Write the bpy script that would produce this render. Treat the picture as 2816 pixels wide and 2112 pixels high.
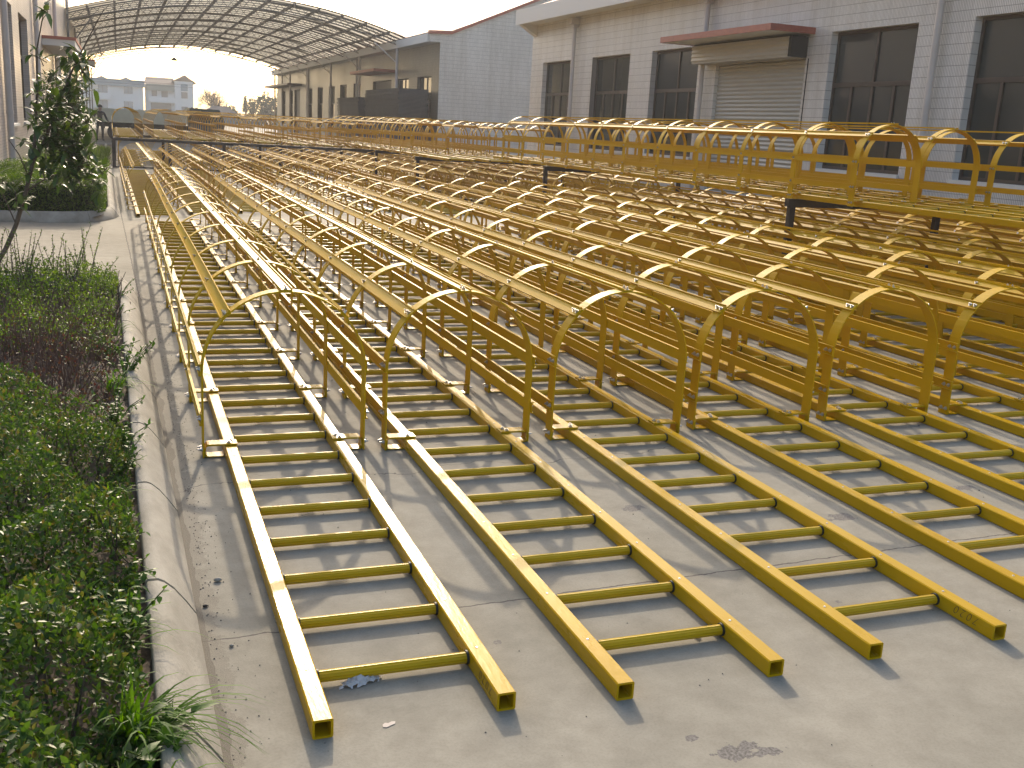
import bpy, math, random
from mathutils import Vector, Matrix
random.seed(7)
for o in list(bpy.data.objects): bpy.data.objects.remove(o)
S = bpy.context.scene
C = S.collection
R = math.radians

# ---------------------------------------------------------------- camera, sky, sun, exposure
cam_d = bpy.data.cameras.new('camera'); cam = bpy.data.objects.new('camera', cam_d); C.objects.link(cam)
cam_d.lens = 36.243; cam_d.sensor_width = 36.0; cam_d.clip_start = 0.05; cam_d.clip_end = 3000
r_ = (0.9363998, -0.34668999, 0.05441941); u_ = (0.03332655, 0.24221846, 0.96964919); f_ = (0.34934905, 0.9061657, -0.2383673)
cam.matrix_world = Matrix(((r_[0], u_[0], -f_[0], -0.3787), (r_[1], u_[1], -f_[1], -2.1549), (r_[2], u_[2], -f_[2], 1.4145), (0, 0, 0, 1)))
S.camera = cam
SUN_EL, SUN_AZ = R(24.0), R(11.5)            # azimuth from +Y towards +X
w = bpy.data.worlds.new('World'); S.world = w; w.use_nodes = True
nt = w.node_tree; bg = nt.nodes['Background']
sky = nt.nodes.new('ShaderNodeTexSky'); sky.sky_type = 'NISHITA'; sky.sun_disc = False
sky.sun_elevation = SUN_EL; sky.sun_rotation = SUN_AZ
sky.air_density = 1.0; sky.dust_density = 4.0; sky.ozone_density = 1.0; sky.altitude = 0
nt.links.new(sky.outputs[0], bg.inputs[0]); bg.inputs[1].default_value = 0.15
sd = bpy.data.lights.new('sun', 'SUN'); sd.energy = 2.0; sd.angle = R(0.6); sd.color = (1.0, 0.84, 0.64)
sun = bpy.data.objects.new('sun', sd); C.objects.link(sun)
sdir = Vector((math.sin(SUN_AZ) * math.cos(SUN_EL), math.cos(SUN_AZ) * math.cos(SUN_EL), math.sin(SUN_EL)))
sun.rotation_euler = sdir.to_track_quat('Z', 'Y').to_euler()
S.view_settings.view_transform = 'Standard'; S.view_settings.look = 'None'
S.view_settings.exposure = 0.95; S.view_settings.gamma = 1.0
S.cycles.max_bounces = 6; S.cycles.diffuse_bounces = 3; S.cycles.glossy_bounces = 3
S.cycles.transmission_bounces = 3; S.cycles.volume_bounces = 0; S.cycles.transparent_max_bounces = 8
S.cycles.sample_clamp_indirect = 6.0

# ---------------------------------------------------------------- helpers
def tag(o, label=None, cat=None, group=None, kind=None):
    if label: o['label'] = label
    if cat: o['category'] = cat
    if group: o['group'] = group
    if kind: o['kind'] = kind
    return o

class MB:
    """collects faces into one mesh"""
    def __init__(s): s.v = []; s.f = []; s.m = []; s.sm = []
    def add(s, vs, fs, mi=0, smooth=False):
        n = len(s.v); s.v += [tuple(p) for p in vs]
        for f in fs: s.f.append(tuple(i + n for i in f)); s.m.append(mi); s.sm.append(smooth)
    def box(s, x0, x1, y0, y1, z0, z1, mi=0):
        s.add([(x0,y0,z0),(x1,y0,z0),(x1,y1,z0),(x0,y1,z0),(x0,y0,z1),(x1,y0,z1),(x1,y1,z1),(x0,y1,z1)],
              [(0,3,2,1),(4,5,6,7),(0,1,5,4),(1,2,6,5),(2,3,7,6),(3,0,4,7)], mi)
    def tube(s, pts, rad, n=8, mi=0, cap=True, smooth=True):
        pts = [Vector(p) for p in pts]; k = len(pts)
        rr = rad if isinstance(rad, (list, tuple)) else [rad] * k
        vs = []; fs = []; ref = None
        for i, p in enumerate(pts):
            d = (pts[min(i+1, k-1)] - pts[max(i-1, 0)]).normalized()
            if ref is None: ref = Vector((0,0,1)) if abs(d.z) < .9 else Vector((1,0,0))
            a = d.cross(ref).normalized(); b = a.cross(d).normalized(); ref = b
            for j in range(n):
                t = 2*math.pi*j/n; vs.append(p + (a*math.cos(t) + b*math.sin(t)) * rr[i])
        for i in range(k-1):
            for j in range(n):
                fs.append((i*n+j, i*n+(j+1) % n, (i+1)*n+(j+1) % n, (i+1)*n+j))
        s.add(vs, fs, mi, smooth)
        if cap: s.add(vs[:n], [tuple(range(n))][::1], mi); s.add(vs[-n:], [tuple(range(n))[::-1]], mi)
    def bar(s, a, b, wd, mi=0):
        """square bar between two points"""
        a = Vector(a); b = Vector(b); d = (b-a).normalized()
        ref = Vector((0,0,1)) if abs(d.z) < .95 else Vector((0,1,0))
        x = d.cross(ref).normalized()*wd/2; y = x.cross(d).normalized()*wd/2
        vs = [p + q for p in (a, b) for q in (-x-y, x-y, x+y, -x+y)]
        s.add(vs, [(0,1,2,3),(7,6,5,4),(0,4,5,1),(1,5,6,2),(2,6,7,3),(3,7,4,0)], mi)
    def extr(s, prof, axis, a, b, mi=0, cap=True, smooth=False):
        """extrude a closed 2D profile (list of (p,q)) along axis 'x' or 'y' from a to b"""
        n = len(prof)
        P = (lambda t, p: (t, p[0], p[1])) if axis == 'x' else (lambda t, p: (p[0], t, p[1]))
        vs = [P(a, p) for p in prof] + [P(b, p) for p in prof]
        fs = [(i, (i+1) % n, n+(i+1) % n, n+i) for i in range(n)]
        s.add(vs, fs, mi, smooth)
        if cap: s.add(vs[:n], [tuple(range(n))[::-1]], mi); s.add(vs[n:], [tuple(range(n))], mi)
    def mesh(s, name, mats):
        me = bpy.data.meshes.new(name); me.from_pydata(s.v, [], s.f)
        for m in (mats if isinstance(mats, (list, tuple)) else [mats]): me.materials.append(m)
        me.polygons.foreach_set('material_index', s.m); me.polygons.foreach_set('use_smooth', s.sm)
        me.update(); return me
    def obj(s, name, mats, parent=None, loc=None): return link(name, s.mesh(name, mats), parent, loc)

def link(name, me, parent=None, loc=None):
    o = bpy.data.objects.new(name, me); C.objects.link(o)
    if parent: o.parent = parent
    if loc: o.location = loc
    return o
def empty(name, loc=(0,0,0), rz=0):
    o = bpy.data.objects.new(name, None); o.location = loc; o.rotation_euler = (0,0,rz); o.empty_display_size = .2
    C.objects.link(o); return o
def copy_tree(o, parent=None):
    c = o.copy(); C.objects.link(c); c.parent = parent
    for ch in o.children: copy_tree(ch, c)
    return c

# ---------------------------------------------------------------- materials
def mat(name, col=(.5,.5,.5), rough=.5, metal=0.0, spec=.5, coat=0.0):
    m = bpy.data.materials.new(name); m.use_nodes = True; b = m.node_tree.nodes['Principled BSDF']
    b.inputs['Base Color'].default_value = (*col, 1); b.inputs['Roughness'].default_value = rough
    b.inputs['Metallic'].default_value = metal; b.inputs['Specular IOR Level'].default_value = spec
    b.inputs['Coat Weight'].default_value = coat
    return m
def N(m, t, **kw):
    n = m.node_tree.nodes.new('ShaderNode' + t)
    for k, v in kw.items():
        if k in n.inputs.keys(): n.inputs[k].default_value = v
        else: setattr(n, k, v)
    return n
def L(m, a, b): m.node_tree.links.new(a, b)
def P(m): return m.node_tree.nodes['Principled BSDF']
def ramp(m, fac, stops):
    r = N(m, 'ValToRGB'); e = r.color_ramp.elements
    while len(e) < len(stops): e.new(.5)
    for i, (p, c) in enumerate(stops): e[i].position = p; e[i].color = (*c, 1) if len(c) == 3 else c
    L(m, fac, r.inputs[0]); return r
def noisy(name, c0, c1, scale=4, rough=.6, bump=0.0, bscale=60, spec=.4, stretch=(1,1,1), rnd=False, detail=5, rvar=0.0):
    m = mat(name, c0, rough, spec=spec)
    tc = N(m, 'TexCoord'); mp = N(m, 'Mapping'); mp.inputs['Scale'].default_value = stretch; L(m, tc.outputs['Object'], mp.inputs[0])
    if rnd:
        oi = N(m, 'ObjectInfo'); mu = N(m, 'Math', operation='MULTIPLY'); mu.inputs[1].default_value = 37.0
        L(m, oi.outputs['Random'], mu.inputs[0]); cx = N(m, 'CombineXYZ'); L(m, mu.outputs[0], cx.inputs[0]); L(m, mu.outputs[0], cx.inputs[1])
        L(m, cx.outputs[0], mp.inputs[1])
    n = N(m, 'TexNoise', Scale=scale, Detail=detail, Roughness=.6); L(m, mp.outputs[0], n.inputs['Vector'])
    r = ramp(m, n.outputs[0], [(.3, c0), (.7, c1)]); L(m, r.outputs[0], P(m).inputs['Base Color'])
    if rvar:
        mr = N(m, 'MapRange'); mr.inputs[1].default_value = .3; mr.inputs[2].default_value = .7
        mr.inputs[3].default_value = rough - rvar; mr.inputs[4].default_value = rough + rvar
        L(m, n.outputs[0], mr.inputs[0]); L(m, mr.outputs[0], P(m).inputs['Roughness'])
    if bump:
        n2 = N(m, 'TexNoise', Scale=bscale, Detail=4); L(m, mp.outputs[0], n2.inputs['Vector'])
        b = N(m, 'Bump', Strength=bump, Distance=.01); L(m, n2.outputs[0], b.inputs['Height']); L(m, b.outputs[0], P(m).inputs['Normal'])
    return m

M = {}
M['frp'] = noisy('yellow_fibreglass', (.45,.266,.003), (.53,.326,.007), scale=1.6, rough=.27, bump=.12, bscale=30, spec=.15, stretch=(3,.6,3), rnd=True, rvar=.05)
M['frp_strap'] = noisy('yellow_fibreglass_strap', (.51,.300,.003), (.60,.370,.009), scale=1.2, rough=.50, bump=.08, bscale=30, spec=.12, stretch=(3,.5,3), rnd=True, rvar=.06)
M['rung'] = noisy('yellow_rung', (.49,.298,.005), (.57,.365,.010), scale=3, rough=.34, spec=.3, stretch=(1,3,3), rnd=True)
M['rubber'] = mat('black_collar', (.02,.02,.02), .6)
M['bolt'] = mat('zinc_bolt', (.55,.54,.52), .32, 1.0)
M['steel'] = noisy('dark_steel', (.018,.017,.020), (.05,.042,.038), scale=5, rough=.5, bump=.2)
M['ink'] = mat('marker_ink', (.035,.022,.008), .7)
M['pipe'] = noisy('white_pipe', (.52,.48,.45), (.60,.555,.52), scale=2, rough=.45)
M['glass'] = mat('dark_window_glass', (.040,.046,.043), .08, spec=.5)
M['frame'] = mat('brown_window_frame', (.075,.055,.042), .5, spec=.3)
M['white'] = mat('white_paint', (.66,.65,.62), .6)
M['redtrim'] = noisy('red_tile_trim', (.30,.085,.055), (.40,.12,.08), scale=8, rough=.5)
M['redroof'] = noisy('red_roof', (.24,.075,.05), (.33,.11,.075), scale=3, rough=.7)
M['shutter'] = mat('cream_shutter', (.44,.42,.37), .5)
M['soil'] = noisy('soil', (.05,.036,.024), (.17,.135,.10), scale=9, rough=.95, bump=.9, bscale=40)
M['bark'] = noisy('bark', (.06,.042,.03), (.13,.10,.075), scale=20, rough=.9, bump=.6, bscale=80)
M['twig'] = noisy('red_twig', (.10,.055,.04), (.19,.12,.085), scale=20, rough=.8)
M['black'] = mat('black_dark', (.015,.015,.015), .7)

for k_, c_ in (('frp', (.62,.52,.31,1)), ('frp_strap', (.60,.50,.30,1)), ('rung', (.85,.72,.42,1))): P(M[k_]).inputs['Specular Tint'].default_value = c_
def tile_mat(name, c0, c1, mortar, axis, tw=.034, th=.164, rough=.35):
    """narrow upright ceramic tiles"""
    m = mat(name, c0, rough, spec=.5)
    tc = N(m, 'TexCoord'); sp = N(m, 'SeparateXYZ'); L(m, tc.outputs['Object'], sp.inputs[0])
    cx = N(m, 'CombineXYZ'); L(m, sp.outputs['Y' if axis == 'y' else 'X'], cx.inputs[0]); L(m, sp.outputs['Z'], cx.inputs[1])
    b = N(m, 'TexBrick', offset=0.0, squash=1.0); b.inputs['Scale'].default_value = 1.0
    b.inputs['Brick Width'].default_value = tw; b.inputs['Row Height'].default_value = th
    b.inputs['Mortar Size'].default_value = .0042; b.inputs['Mortar Smooth'].default_value = .1
    b.inputs['Color1'].default_value = (*c0, 1); b.inputs['Color2'].default_value = (*c1, 1); b.inputs['Mortar'].default_value = (*mortar, 1)
    L(m, cx.outputs[0], b.inputs['Vector'])
    n = N(m, 'TexNoise', Scale=.7, Detail=6); L(m, tc.outputs['Object'], n.inputs['Vector'])
    r = ramp(m, n.outputs[0], [(.3, (.86,.85,.84)), (.75, (1,1,1))])
    mx = N(m, 'MixRGB', blend_type='MULTIPLY'); mx.inputs[0].default_value = 1; L(m, b.outputs[0], mx.inputs[1]); L(m, r.outputs[0], mx.inputs[2])
    mp = N(m, 'Mapping'); mp.inputs['Scale'].default_value = (2.2, 2.2, .16); L(m, tc.outputs['Object'], mp.inputs[0])
    n9 = N(m, 'TexNoise', Scale=1.6, Detail=6, Roughness=.65); L(m, mp.outputs[0], n9.inputs['Vector'])
    r9 = ramp(m, n9.outputs[0], [(.36, (.85,.83,.80)), (.56, (1,1,1))])
    m9 = N(m, 'MixRGB', blend_type='MULTIPLY'); m9.inputs[0].default_value = .8; L(m, mx.outputs[0], m9.inputs[1]); L(m, r9.outputs[0], m9.inputs[2])
    L(m, m9.outputs[0], P(m).inputs['Base Color'])
    bp = N(m, 'Bump', Strength=.35, Distance=.004, invert=True); L(m, b.outputs['Fac'], bp.inputs['Height']); L(m, bp.outputs[0], P(m).inputs['Normal'])
    return m
M['tile_y'] = tile_mat('white_tiles_side', (.74,.725,.69), (.82,.80,.765), (.29,.265,.245), 'y')
M['tile_x'] = tile_mat('white_tiles_gable', (.68,.64,.58), (.76,.715,.65), (.26,.24,.22), 'x')
M['tile_shaded'] = tile_mat('cream_tiles_shaded', (.15,.137,.10), (.185,.17,.13), (.08,.075,.058), 'y', tw=.06, th=.11)  # cream tile colour darkened: the shade under the canopy is painted in

def leaf_mat(name, cols, rough=.38, trans=.35, spec=.5):
    m = mat(name, cols[0], rough, spec=spec); nt = m.node_tree
    g = N(m, 'NewGeometry'); st = [(i/(max(1, len(cols)-1)), c) for i, c in enumerate(cols)]
    r = ramp(m, g.outputs['Random Per Island'], st); L(m, r.outputs[0], P(m).inputs['Base Color'])
    tr = N(m, 'BsdfTranslucent'); hs = N(m, 'HueSaturation', Saturation=1.15, Value=1.6); hs.inputs['Hue'].default_value = .485
    L(m, r.outputs[0], hs.inputs['Color']); L(m, hs.outputs[0], tr.inputs[0])
    mx = N(m, 'MixShader'); mx.inputs[0].default_value = trans
    L(m, P(m).outputs[0], mx.inputs[1]); L(m, tr.outputs[0], mx.inputs[2]); L(m, mx.outputs[0], nt.nodes['Material Output'].inputs[0])
    return m
M['privet'] = leaf_mat('privet_leaf', [(.024,.056,.010),(.040,.088,.014),(.060,.122,.02),(.082,.145,.026),(.13,.11,.03)], .45, .35, .35)
M['hedge'] = leaf_mat('hedge_leaf', [(.04,.09,.010),(.07,.13,.014),(.10,.17,.022)], .5)
M['tree'] = leaf_mat('glossy_leaf', [(.024,.055,.012),(.04,.08,.018),(.06,.11,.02),(.09,.15,.025)], .36, .25, .5)
M['shoot'] = leaf_mat('fresh_leaf', [(.05,.10,.014),(.085,.15,.02),(.12,.19,.03)], .45, .45)
M['redleaf'] = leaf_mat('barberry_leaf', [(.085,.03,.018),(.10,.05,.025),(.06,.06,.018),(.045,.07,.015)], .6, .3)
M['grass'] = leaf_mat('grass_blade', [(.05,.13,.012),(.08,.18,.018),(.11,.22,.028)], .6, .5, .25)
M['weed'] = leaf_mat('weed_leaf', [(.045,.11,.018),(.075,.16,.025)], .5, .4, .35)
M['dry'] = leaf_mat('dry_leaf', [(.16,.10,.05),(.22,.16,.09),(.10,.06,.03)], .8, .2)
M['fardark'] = leaf_mat('far_foliage', [(.035,.05,.02),(.06,.08,.03)], .8, .2)

# concrete ground with joints, cracks, spalls and gritty edge
def ground_mat():
    m = mat('concrete_yard', (.4,.37,.33), .85, spec=.2); nt = m.node_tree
    tc = N(m, 'TexCoord'); O = tc.outputs['Object']; sp = N(m, 'SeparateXYZ'); L(m, O, sp.inputs[0])
    n1 = N(m, 'TexNoise', Scale=.55, Detail=7, Roughness=.62); L(m, O, n1.inputs['Vector'])
    n2 = N(m, 'TexNoise', Scale=9, Detail=8, Roughness=.7); L(m, O, n2.inputs['Vector'])
    n3 = N(m, 'TexNoise', Scale=140, Detail=3); L(m, O, n3.inputs['Vector'])
    base = ramp(m, n1.outputs[0], [(.28, (.235,.222,.178)), (.5, (.312,.292,.238)), (.72, (.385,.358,.292))])
    med = ramp(m, n2.outputs[0], [(.30, (.74,.73,.72)), (.62, (1,1,1))])
    fine = ramp(m, n3.outputs[0], [(.33, (.86,.85,.84)), (.55, (1,1,1))])
    def mul(a, b, f=1.0):
        x = N(m, 'MixRGB', blend_type='MULTIPLY'); x.inputs[0].default_value = f; L(m, a, x.inputs[1]); L(m, b, x.inputs[2]); return x.outputs[0]
    col = mul(mul(base.outputs[0], med.outputs[0], .8), fine.outputs[0], .6)
    def math_(op, a, b=None, c=None):
        x = N(m, 'Math', operation=op)
        for i, v in enumerate((a, b, c)):
            if v is None: continue
            if isinstance(v, (int, float)): x.inputs[i].default_value = v
            else: L(m, v, x.inputs[i])
        return x.outputs[0]
    X, Y = sp.outputs[0], sp.outputs[1]
    wob = N(m, 'TexNoise', Scale=3.0, Detail=4); L(m, O, wob.inputs['Vector'])
    wv = math_('SUBTRACT', wob.outputs[0], .5)
    wob2 = N(m, 'TexNoise', Scale=14.0, Detail=4); L(m, O, wob2.inputs['Vector']); wv2 = math_('SUBTRACT', wob2.outputs[0], .5)
    def line(dist, wid):       # 1 on the line, 0 off it
        return math_('LESS_THAN', math_('ABSOLUTE', dist), wid)
    # saw joints across the yard
    yy = math_('ADD', math_('ADD', math_('MULTIPLY', X, -.04), Y), math_('MULTIPLY', wv2, .035))
    js = []
    for y0 in (.555, 5.05, 9.6, 14.2, 18.7, 23.3, 28.0, -4.0): js.append(line(math_('SUBTRACT', yy, y0), .0035))
    # wandering crack
    yc = math_('ADD', math_('ADD', math_('MULTIPLY', X, -.07), Y), math_('MULTIPLY', wv, .34))
    js.append(line(math_('SUBTRACT', math_('ADD', yc, math_('MULTIPLY', wv2, .05)), 1.80), .0026))
    # long joint beside the kerb line
    xl = math_('ADD', X, math_('ADD', math_('MULTIPLY', Y, .0165), math_('MULTIPLY', wv2, .03)))
    lj = math_('MULTIPLY', line(math_('ADD', xl, .165), .006), math_('GREATER_THAN', Y, 6.3)); js.append(lj)
    tot = js[0]
    for j in js[1:]: tot = math_('MAXIMUM', tot, j)
    dark = N(m, 'MixRGB'); L(m, math_('MULTIPLY', tot, .8), dark.inputs[0]); L(m, col, dark.inputs[1]); dark.inputs[2].default_value = (.07,.06,.06,1)
    col = dark.outputs[0]
    # spalled patches: exact spots plus scattered small pits
    pit = None
    edge = N(m, 'TexNoise', Scale=26.0, Detail=4, Roughness=.6); L(m, O, edge.inputs['Vector']); ev = math_('SUBTRACT', edge.outputs[0], .5)
    for (px, py, rx, ry) in ((.955,-.315,.062,.030), (.885,-.235,.018,.012), (1.46,1.24,.05,.03), (2.25,.97,.055,.035), (1.03,-.335,.045,.018), (3.05,1.15,.05,.03), (2.05,3.6,.07,.05), (3.4,2.6,.10,.06)):
        dx = math_('DIVIDE', math_('SUBTRACT', X, px), rx); dy = math_('DIVIDE', math_('SUBTRACT', Y, py), ry)
        d = math_('SQRT', math_('ADD', math_('MULTIPLY', dx, dx), math_('MULTIPLY', dy, dy)))
        q = math_('LESS_THAN', math_('ADD', d, math_('MULTIPLY', ev, 3.0)), 1.0)
        pit = q if pit is None else math_('MAXIMUM', pit, q)
    vo = N(m, 'TexVoronoi', Scale=3.3); L(m, O, vo.inputs['Vector'])
    sc = math_('LESS_THAN', math_('ADD', vo.outputs['Distance'], math_('MULTIPLY', ev, .12)), .042)
    sel = N(m, 'SeparateColor'); L(m, vo.outputs['Color'], sel.inputs[0]); sc = math_('MULTIPLY', sc, math_('GREATER_THAN', sel.outputs[0], .62))
    pit = math_('MAXIMUM', pit, math_('MULTIPLY', sc, .8))
    pc = ramp(m, n3.outputs[0], [(.35, (.10,.092,.085)), (.65, (.23,.215,.20))])
    mx = N(m, 'MixRGB'); L(m, math_('MULTIPLY', pit, .9), mx.inputs[0]); L(m, col, mx.inputs[1]); L(m, pc.outputs[0], mx.inputs[2]); col = mx.outputs[0]
    # dirty seam at the foot of the kerb
    sm = math_('ABSOLUTE', math_('ADD', X, math_('ADD', math_('ADD', math_('MULTIPLY', Y, .0125), .196), math_('MULTIPLY', wv2, .02))))
    sm = math_('MULTIPLY', math_('LESS_THAN', math_('SUBTRACT', sm, math_('MULTIPLY', math_('MAXIMUM', wv, 0.0), .10)), .010), math_('LESS_THAN', Y, 6.3))
    mxs = N(m, 'MixRGB'); L(m, math_('MULTIPLY', sm, .72), mxs.inputs[0]); L(m, col, mxs.inputs[1]); mxs.inputs[2].default_value = (.075,.066,.052,1); col = mxs.outputs[0]
    # sandy grit along the kerb foot
    gx = math_('SUBTRACT', 1.0, math_('DIVIDE', math_('ABSOLUTE', math_('ADD', X, .205)), .14))
    gn = N(m, 'TexNoise', Scale=7, Detail=7, Roughness=.75); L(m, O, gn.inputs['Vector'])
    gm = math_('MULTIPLY', math_('GREATER_THAN', math_('ADD', math_('MULTIPLY', gx, .55), gn.outputs[0]), .86), math_('LESS_THAN', Y, 7))
    n4 = N(m, 'TexNoise', Scale=420, Detail=2); L(m, O, n4.inputs['Vector']); gc = ramp(m, n4.outputs[0], [(.38, (.07,.062,.05)), (.60, (.27,.24,.19))])
    mx2 = N(m, 'MixRGB'); L(m, math_('MULTIPLY', gm, .5), mx2.inputs[0]); L(m, col, mx2.inputs[1]); L(m, gc.outputs[0], mx2.inputs[2])
    L(m, mx2.outputs[0], P(m).inputs['Base Color'])
    h = math_('ADD', math_('MULTIPLY', n3.outputs[0], .25), math_('MULTIPLY', n2.outputs[0], .5)); h = math_('SUBTRACT', h, math_('MULTIPLY', math_('MAXIMUM', tot, pit), .8))
    b = N(m, 'Bump', Strength=.35, Distance=.004); L(m, h, b.inputs['Height']); L(m, b.outputs[0], P(m).inputs['Normal'])
    return m
M['ground'] = ground_mat()
M['kerb'] = noisy('kerb_concrete', (.22,.205,.165), (.40,.372,.315), scale=7, rough=.85, bump=.22, bscale=120, stretch=(1,.5,1), detail=8)

# ---------------------------------------------------------------- the setting
g = MB(); g.add([(-700,-60,0),(900,-60,0),(900,1600,0),(-700,1600,0)], [(0,1,2,3)])
tag(g.obj('ground', M['ground']), 'pale cracked concrete yard under the ladders', 'ground', kind='structure')

# rolled kerbs; near planter from y=-4 to 6.6, far planter from y=11.9 to 40
def kerb_prof(sx=1, o=0):
    # profile in (across, z): sloping outer face, narrow flat top, inner drop
    return [(o, 0.0), (o, .012), (o-.028*sx, .055), (o-.060*sx, .098), (o-.086*sx, .122), (o-.103*sx, .130), (o-.130*sx, .130), (o-.136*sx, .122), (o-.136*sx, 0.0)]
def kerb_run(mb, path):
    """path: list of (base point, outward normal); sweep the profile"""
    vs = []; pr = kerb_prof()
    for (x, y, nx, ny) in path:
        for (a, z) in pr: vs.append((x + nx*a, y + ny*a, z))
    n = len(pr); fs = []
    for i in range(len(path)-1):
        for j in range(n-1): fs.append((i*n+j, i*n+j+1, (i+1)*n+j+1, (i+1)*n+j))
    mb.add(vs, fs, 0, True); mb.add(vs[:n], [tuple(range(n))], 0); mb.add(vs[-n:], [tuple(range(n))[::-1]], 0)
def kx(y): return -.205 - .0125*max(0, y)
kb = MB()
js = [-4.0, -2.6, -.82, -.05, .70, 1.54, 2.31, 3.12, 3.87, 4.63, 5.60, 6.25]
for a, b in zip(js[:-1], js[1:]):
    kerb_run(kb, [(kx(t), t, 1, 0) for t in (a+.008, (a+b)/2, b-.008)])
def corner(cx, cy, rad, a0, a1, n=7):
    return [(cx + rad*math.cos(a), cy + rad*math.sin(a), math.cos(a), math.sin(a)) for a in [a0 + (a1-a0)*i/n for i in range(n+1)]]
kerb_run(kb, [(kx(6.25)-.0, 6.256, 1, 0)] + corner(kx(6.25)-.35, 6.35, .35, 0, math.pi/2) + [(-1.5, 6.7, 0, 1), (-2.35, 6.7, 0, 1)])
tag(kb.obj('kerb', M['kerb']), 'pale concrete kerb around the near planter', 'kerb', kind='structure')
kb2 = MB()
kerb_run(kb2, [(-2.35, 11.85, 0, -1), (-1.7, 11.82, 0, -1), (-1.05, 11.86, 0, -1), (-.75, 11.98, .35, -.93)] )
kerb_run(kb2, [(-.745, 11.985, .35, -.93), (-.58, 12.2, .6, -.8), (-.47, 12.5, .9, -.43), (-.415, 12.8, 1, 0)])
yy = 12.81
while yy < 40:
    kerb_run(kb2, [(-.41-.0125*(yy-12.8), yy, 1, 0), (-.41-.0125*(yy-11.9), yy+.888, 1, 0)]); yy += .9
tag(kb2.obj('kerb', M['kerb']), 'pale concrete kerb around the far planter', 'kerb', kind='structure')
so = MB()
def soil_patch(mb, x0, x1, y0, y1, nx, ny, z0=.085, amp=.03):
    rr = random.Random(3); vs = []
    for i in range(nx+1):
        for j in range(ny+1):
            x = x0 + (x1-x0)*i/nx; y = y0 + (y1-y0)*j/ny
            vs.append((x, y, z0 + rr.uniform(-amp, amp)))
    mb.add(vs, [(i*(ny+1)+j, (i+1)*(ny+1)+j, (i+1)*(ny+1)+j+1, i*(ny+1)+j+1) for i in range(nx) for j in range(ny)], 0, True)
soil_patch(so, -2.35, -.338, -4, 6.15, 36, 180)
tag(so.obj('soil', M['soil']), 'crumbly brown soil in the near planter', 'soil', kind='structure')
so = MB(); soil_patch(so, -2.35, -.59, 12.05, 40, 14, 120)
tag(so.obj('soil', M['soil']), 'dark soil in the far planter', 'soil', kind='structure')
# dry earth and stubble beyond the factory yard
hl = MB(); hl.add([(-300,130,.02),(500,130,.02),(500,900,.02),(-300,900,.02)], [(0,1,2,3)])
tag(hl.obj('field', noisy('field_earth', (.16,.15,.09), (.25,.22,.15), scale=.2, rough=.95)), 'dull open field beyond the yard', 'field', kind='structure')

# ---------------------------------------------------------------- buildings
def wall_y(mb, X, y0, y1, z0, z1, holes, t=.24, mi=0, side=1):
    """wall in the plane x=X running along y, thickness t away from the viewer; holes (ya,yb,za,zb)"""
    ys = sorted({y0, y1} | {h[0] for h in holes} | {h[1] for h in holes})
    for a, b in zip(ys[:-1], ys[1:]):
        hs = sorted([h for h in holes if h[0] <= a + 1e-6 and h[1] >= b - 1e-6], key=lambda h: h[2]); z = z0
        for h in hs:
            if h[2] > z: quadcol(mb, X, a, b, z, h[2], t, side)
            z = h[3]
        if z < z1: quadcol(mb, X, a, b, z, z1, t, side)
    for (a, b, za, zb) in holes:          # reveals
        x0, x1 = X, X + side*t
        mb.add([(x0,a,za),(x1,a,za),(x1,a,zb),(x0,a,zb)], [(0,1,2,3)], mi); mb.add([(x0,b,za),(x1,b,za),(x1,b,zb),(x0,b,zb)], [(3,2,1,0)], mi)
        mb.add([(x0,a,zb),(x1,a,zb),(x1,b,zb),(x0,b,zb)], [(0,1,2,3)], mi); mb.add([(x0,a,za),(x1,a,za),(x1,b,za),(x0,b,za)], [(3,2,1,0)], mi)
def quadcol(mb, X, a, b, z0, z1, t, side): 
    mb.add([(X,a,z0),(X,b,z0),(X,b,z1),(X,a,z1)], [(0,3,2,1) if side > 0 else (0,1,2,3)])

def window_y(parent, X, side, y0, y1, z0, z1, zt, nlow=4, glass=None, split=True, sill=True):
    """brown framed window set back in a wall at plane X; frame part with pane and sill sub-parts"""
    d = X + side*.14; f = MB(); w = .055
    def fb(a, b, c, e, dd=.05): f.box(min(d, d+side*dd), max(d, d+side*dd), a, b, c, e)
    fb(y0, y0+w, z0, z1); fb(y1-w, y1, z0, z1); fb(y0+w, y1-w, z1-w, z1); fb(y0+w, y1-w, z0, z0+w)
    fb(y0+w, y1-w, zt-.04, zt+.04, .052)
    ym = (y0+y1)/2; fb(ym-.025, ym+.025, zt+.04, z1-w, .048)
    for i in range(1, nlow):
        yc = y0 + (y1-y0)*i/nlow + (.0 if i != 2 else 0); fb(yc-.03, yc+.03, z0+w, zt-.04, .044 if i % 2 else .047)
    fo = f.obj('window', M['frame'], parent)
    gl = MB(); e = d + side*.03; gl.add([(e,y0+.02,z0+.02),(e,y1-.02,z0+.02),(e,y1-.02,z1-.02),(e,y0+.02,z1-.02)], [(0,3,2,1) if side > 0 else (0,1,2,3)])
    gl.obj('pane', glass or M['glass'], fo)
    if sill:
        s = MB(); s.box(min(X-side*.05, d), max(X-side*.05, d), y0-.03, y1+.03, z0-.06, z0-.003); s.obj('sill', M['white'], fo)
    return fo

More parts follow.
